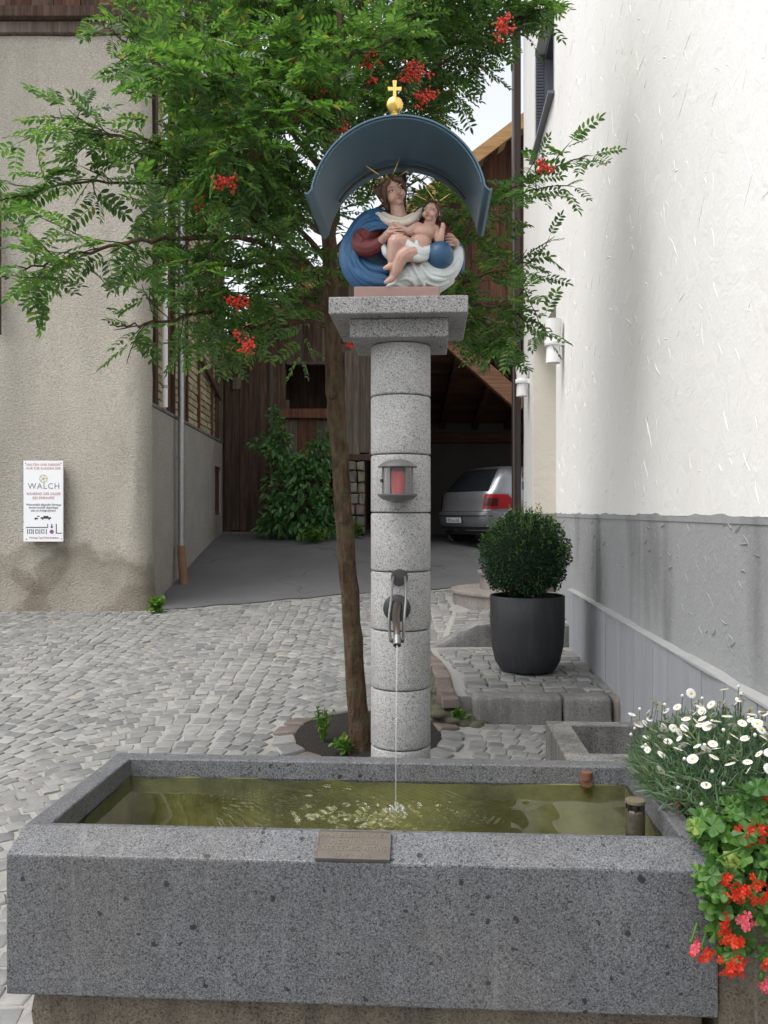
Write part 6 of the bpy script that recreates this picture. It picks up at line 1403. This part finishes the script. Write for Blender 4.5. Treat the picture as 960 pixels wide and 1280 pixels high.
def cpt(z, a, off=0):       # a: plan angle, 0 = rear centre, pi/2 = right flank, pi = front
    r0, f0, w0 = plan(z); c_s = (r0+f0)/2; hl = (f0-r0)/2; c_, s_ = -math.cos(a), math.sin(a); e_ = 2/7. ; f_ = lambda q: math.copysign(abs(q)**e_, q)
    e2 = 2/3.2
    s2 = math.copysign(abs(s_)**e2, s_); sl_ = math.copysign(abs(c_)**.28, c_)
    w = w0*math.copysign(abs(s_)**.34, s_); 
    bul = .12*(1-abs(w/w0)**2.0) if c_ < 0 else .25*(1-abs(w/w0)**2)
    s = c_s + hl*sl_ + (-bul if c_ < 0 else bul)*abs(sl_)**6 + (.12 if c_ < 0 else -.25)*abs(sl_)**6
    p = CW(s, w, z)
    if off: nv_ = (h_*(c_*hl*.25) + t_v*s_*w0).normalized() if False else (h_*c_ + t_v*s_).normalized(); p = p + nv_*off
    return p
NA = 96; vs_ = []; 
for lv in LV: 
    for k in range(NA): vs_.append(cpt(lv[0], 2*math.pi*k/NA))
fs = [(i*NA+k, i*NA+(k+1) % NA, (i+1)*NA+(k+1) % NA, (i+1)*NA+k) for i in range(len(LV)-1) for k in range(NA)] + [tuple(range(NA)), tuple((len(LV)-1)*NA+k for k in range(NA))]
mb = MB(); mb.add(vs_, fs); mb.build('body', M['car'], car, smooth=True)
def w_to_a(w): return math.asin(math.copysign(min(1, abs(w))**(1/.34), w))
def patch(name, mat, z0, z1, wa0, wa1, wb0, wb1, off=.006, nz=6, nw=10, parent=car, side=False):
    """rear patch: from (z0; w wa0..wa1) to (z1; wb0..wb1), w as fraction of half width"""
    mb = MB(); vs_ = []
    for i in range(nz+1):
        t = i/nz; z = z0 + (z1-z0)*t
        for k in range(nw+1):
            q = k/nw; w = (wa0+(wa1-wa0)*q)*(1-t) + (wb0+(wb1-wb0)*q)*t; a = w_to_a(w) if not side else w; vs_.append(cpt(z, a, off))
    mb.add(vs_, [(i*(nw+1)+k, i*(nw+1)+k+1, (i+1)*(nw+1)+k+1, (i+1)*(nw+1)+k) for i in range(nz) for k in range(nw)]); return mb.build(name, M[mat], parent, smooth=True)
patch('rear_window', 'glass', .965, 1.37, -.82, .82, -.8, .8, .007, 8, 16)
patch('rear_spoiler', 'plastic', 1.372, 1.39, -.8, .8, -.8, .8, .012, 2, 12)
for s_ in (-1, 1):
    tl_ = patch('tail_light', 'taillight', .65, .91, s_*.76, s_*.998, s_*.78, s_*.985, .012, 6, 12)
    patch('lens', 'taillight_d', .70, .84, s_*.79, s_*.94, s_*.79, s_*.94, .016, 4, 6, tl_)
patch('bumper', 'plastic', .20, .33, -.99, .99, -.99, .99, .006, 3, 24)
patch('bumper_strip', 'plastic', .515, .535, -.998, .998, -.998, .998, .006, 1, 24)
patch('hatch_gap', 'plastic', .594, .606, -.9, .9, -.9, .9, .01, 1, 20)
patch('plate_recess', 'plastic', .385, .505, -.33, .33, -.33, .33, .004, 2, 6)
np_ = patch('number_plate', 'signwhite', .395, .495, -.3, .3, -.3, .3, .012, 1, 8)
patch('country_strip', 'blueprint', .397, .493, -.3, -.255, -.3, -.255, .014, 1, 2, np_)
pc_ = cpt(.415, w_to_a(.03), .016); pd = (cpt(.415, w_to_a(.25), .016) - cpt(.415, w_to_a(-.2), .016)).normalized(); pz_ = Vector((0, 0, 1)); MPl = Matrix((pd, pz_, pd.cross(pz_))).transposed().to_4x4()
text_mesh('lettering', 'IM 510 AS', .088, M['black'], Matrix.Translation(pc_) @ MPl, np_, .0005, 'CENTER', 1.0, .98)
e0 = cpt(.86, 0, .01); mb = MB(); mb.lathe([(.042, -.004), (.052, -.002), (.052, .004), (.042, .006)], (0, 0, 0), 20, lambda x, y, z: e0 + t_v*x + Vector((0, 0, y)) - h_*z); mb.tube([e0 + t_v*-.03 + Vector((0, 0, .03)) - h_*.004, e0 + Vector((0, 0, -.035)) - h_*.004, e0 + t_v*.03 + Vector((0, 0, .03)) - h_*.004], .006, 6); mb.build('emblem', M['rim'], car)
# right side glass and seams
def side_poly(name, mat, pts_, off=.006, parent=car):
    mb = MB(); vs_ = []
    for s, z in pts_:
        r0, f0, w0 = plan(z); vs_.append(CW(s, w0*.998 + off, z))
    mb.add(vs_, [tuple(range(len(vs_)))]); return mb.build(name, M[mat], parent)
side_poly('side_window', 'glass', [(.95, 1.0), (1.65, .99), (1.65, 1.35), (1.2, 1.36), (1.05, 1.3)]); side_poly('side_window', 'glass', [(1.75, .99), (2.75, .98), (2.2, 1.36), (1.75, 1.36)])
for s in (.78, 3.30):
    for sd in (-1, 1):
        c0 = CW(s, sd*.80, .31); ax = lambda x, y, z, c0=c0, sd=sd: c0 + h_*x + Vector((0, 0, y)) + t_v*(z*sd)
        mb = MB(); mb.lathe([(.36, .02), (.37, .062), (.35, .078), (.34, .02)], (0, 0, 0), 30, ax); mb.build('wheel_arch', M['car'], car, smooth=True)
        mb = MB(); mb.lathe([(.001, .0), (.345, .0), (.345, .07), (.001, .07)], (0, 0, 0), 30, ax); mb.build('wheel_well', M['plastic'], car)
        mb = MB(); mb.lathe([(.19, -.1), (.28, -.1), (.31, -.07), (.31, .06), (.28, .085), (.2, .09)], (0, 0, 0), 30, ax); tw_ = mb.build('wheel', M['tyre'], car, smooth=True)
        mb = MB(); mb.lathe([(.001, .07), (.06, .08), (.16, .072), (.2, .088), (.2, .07)], (0, 0, 0), 24, ax); mb.build('rim', M['rim'], tw_, smooth=True)
mb = MB(); e1 = CW(.14, -.4, .2); mb.tube([e1 - h_*.0 + Vector((0, 0, -.02)), e1 + h_*.35], .028, 10); mb.build('exhaust', M['darkmetal'], car, smooth=True)
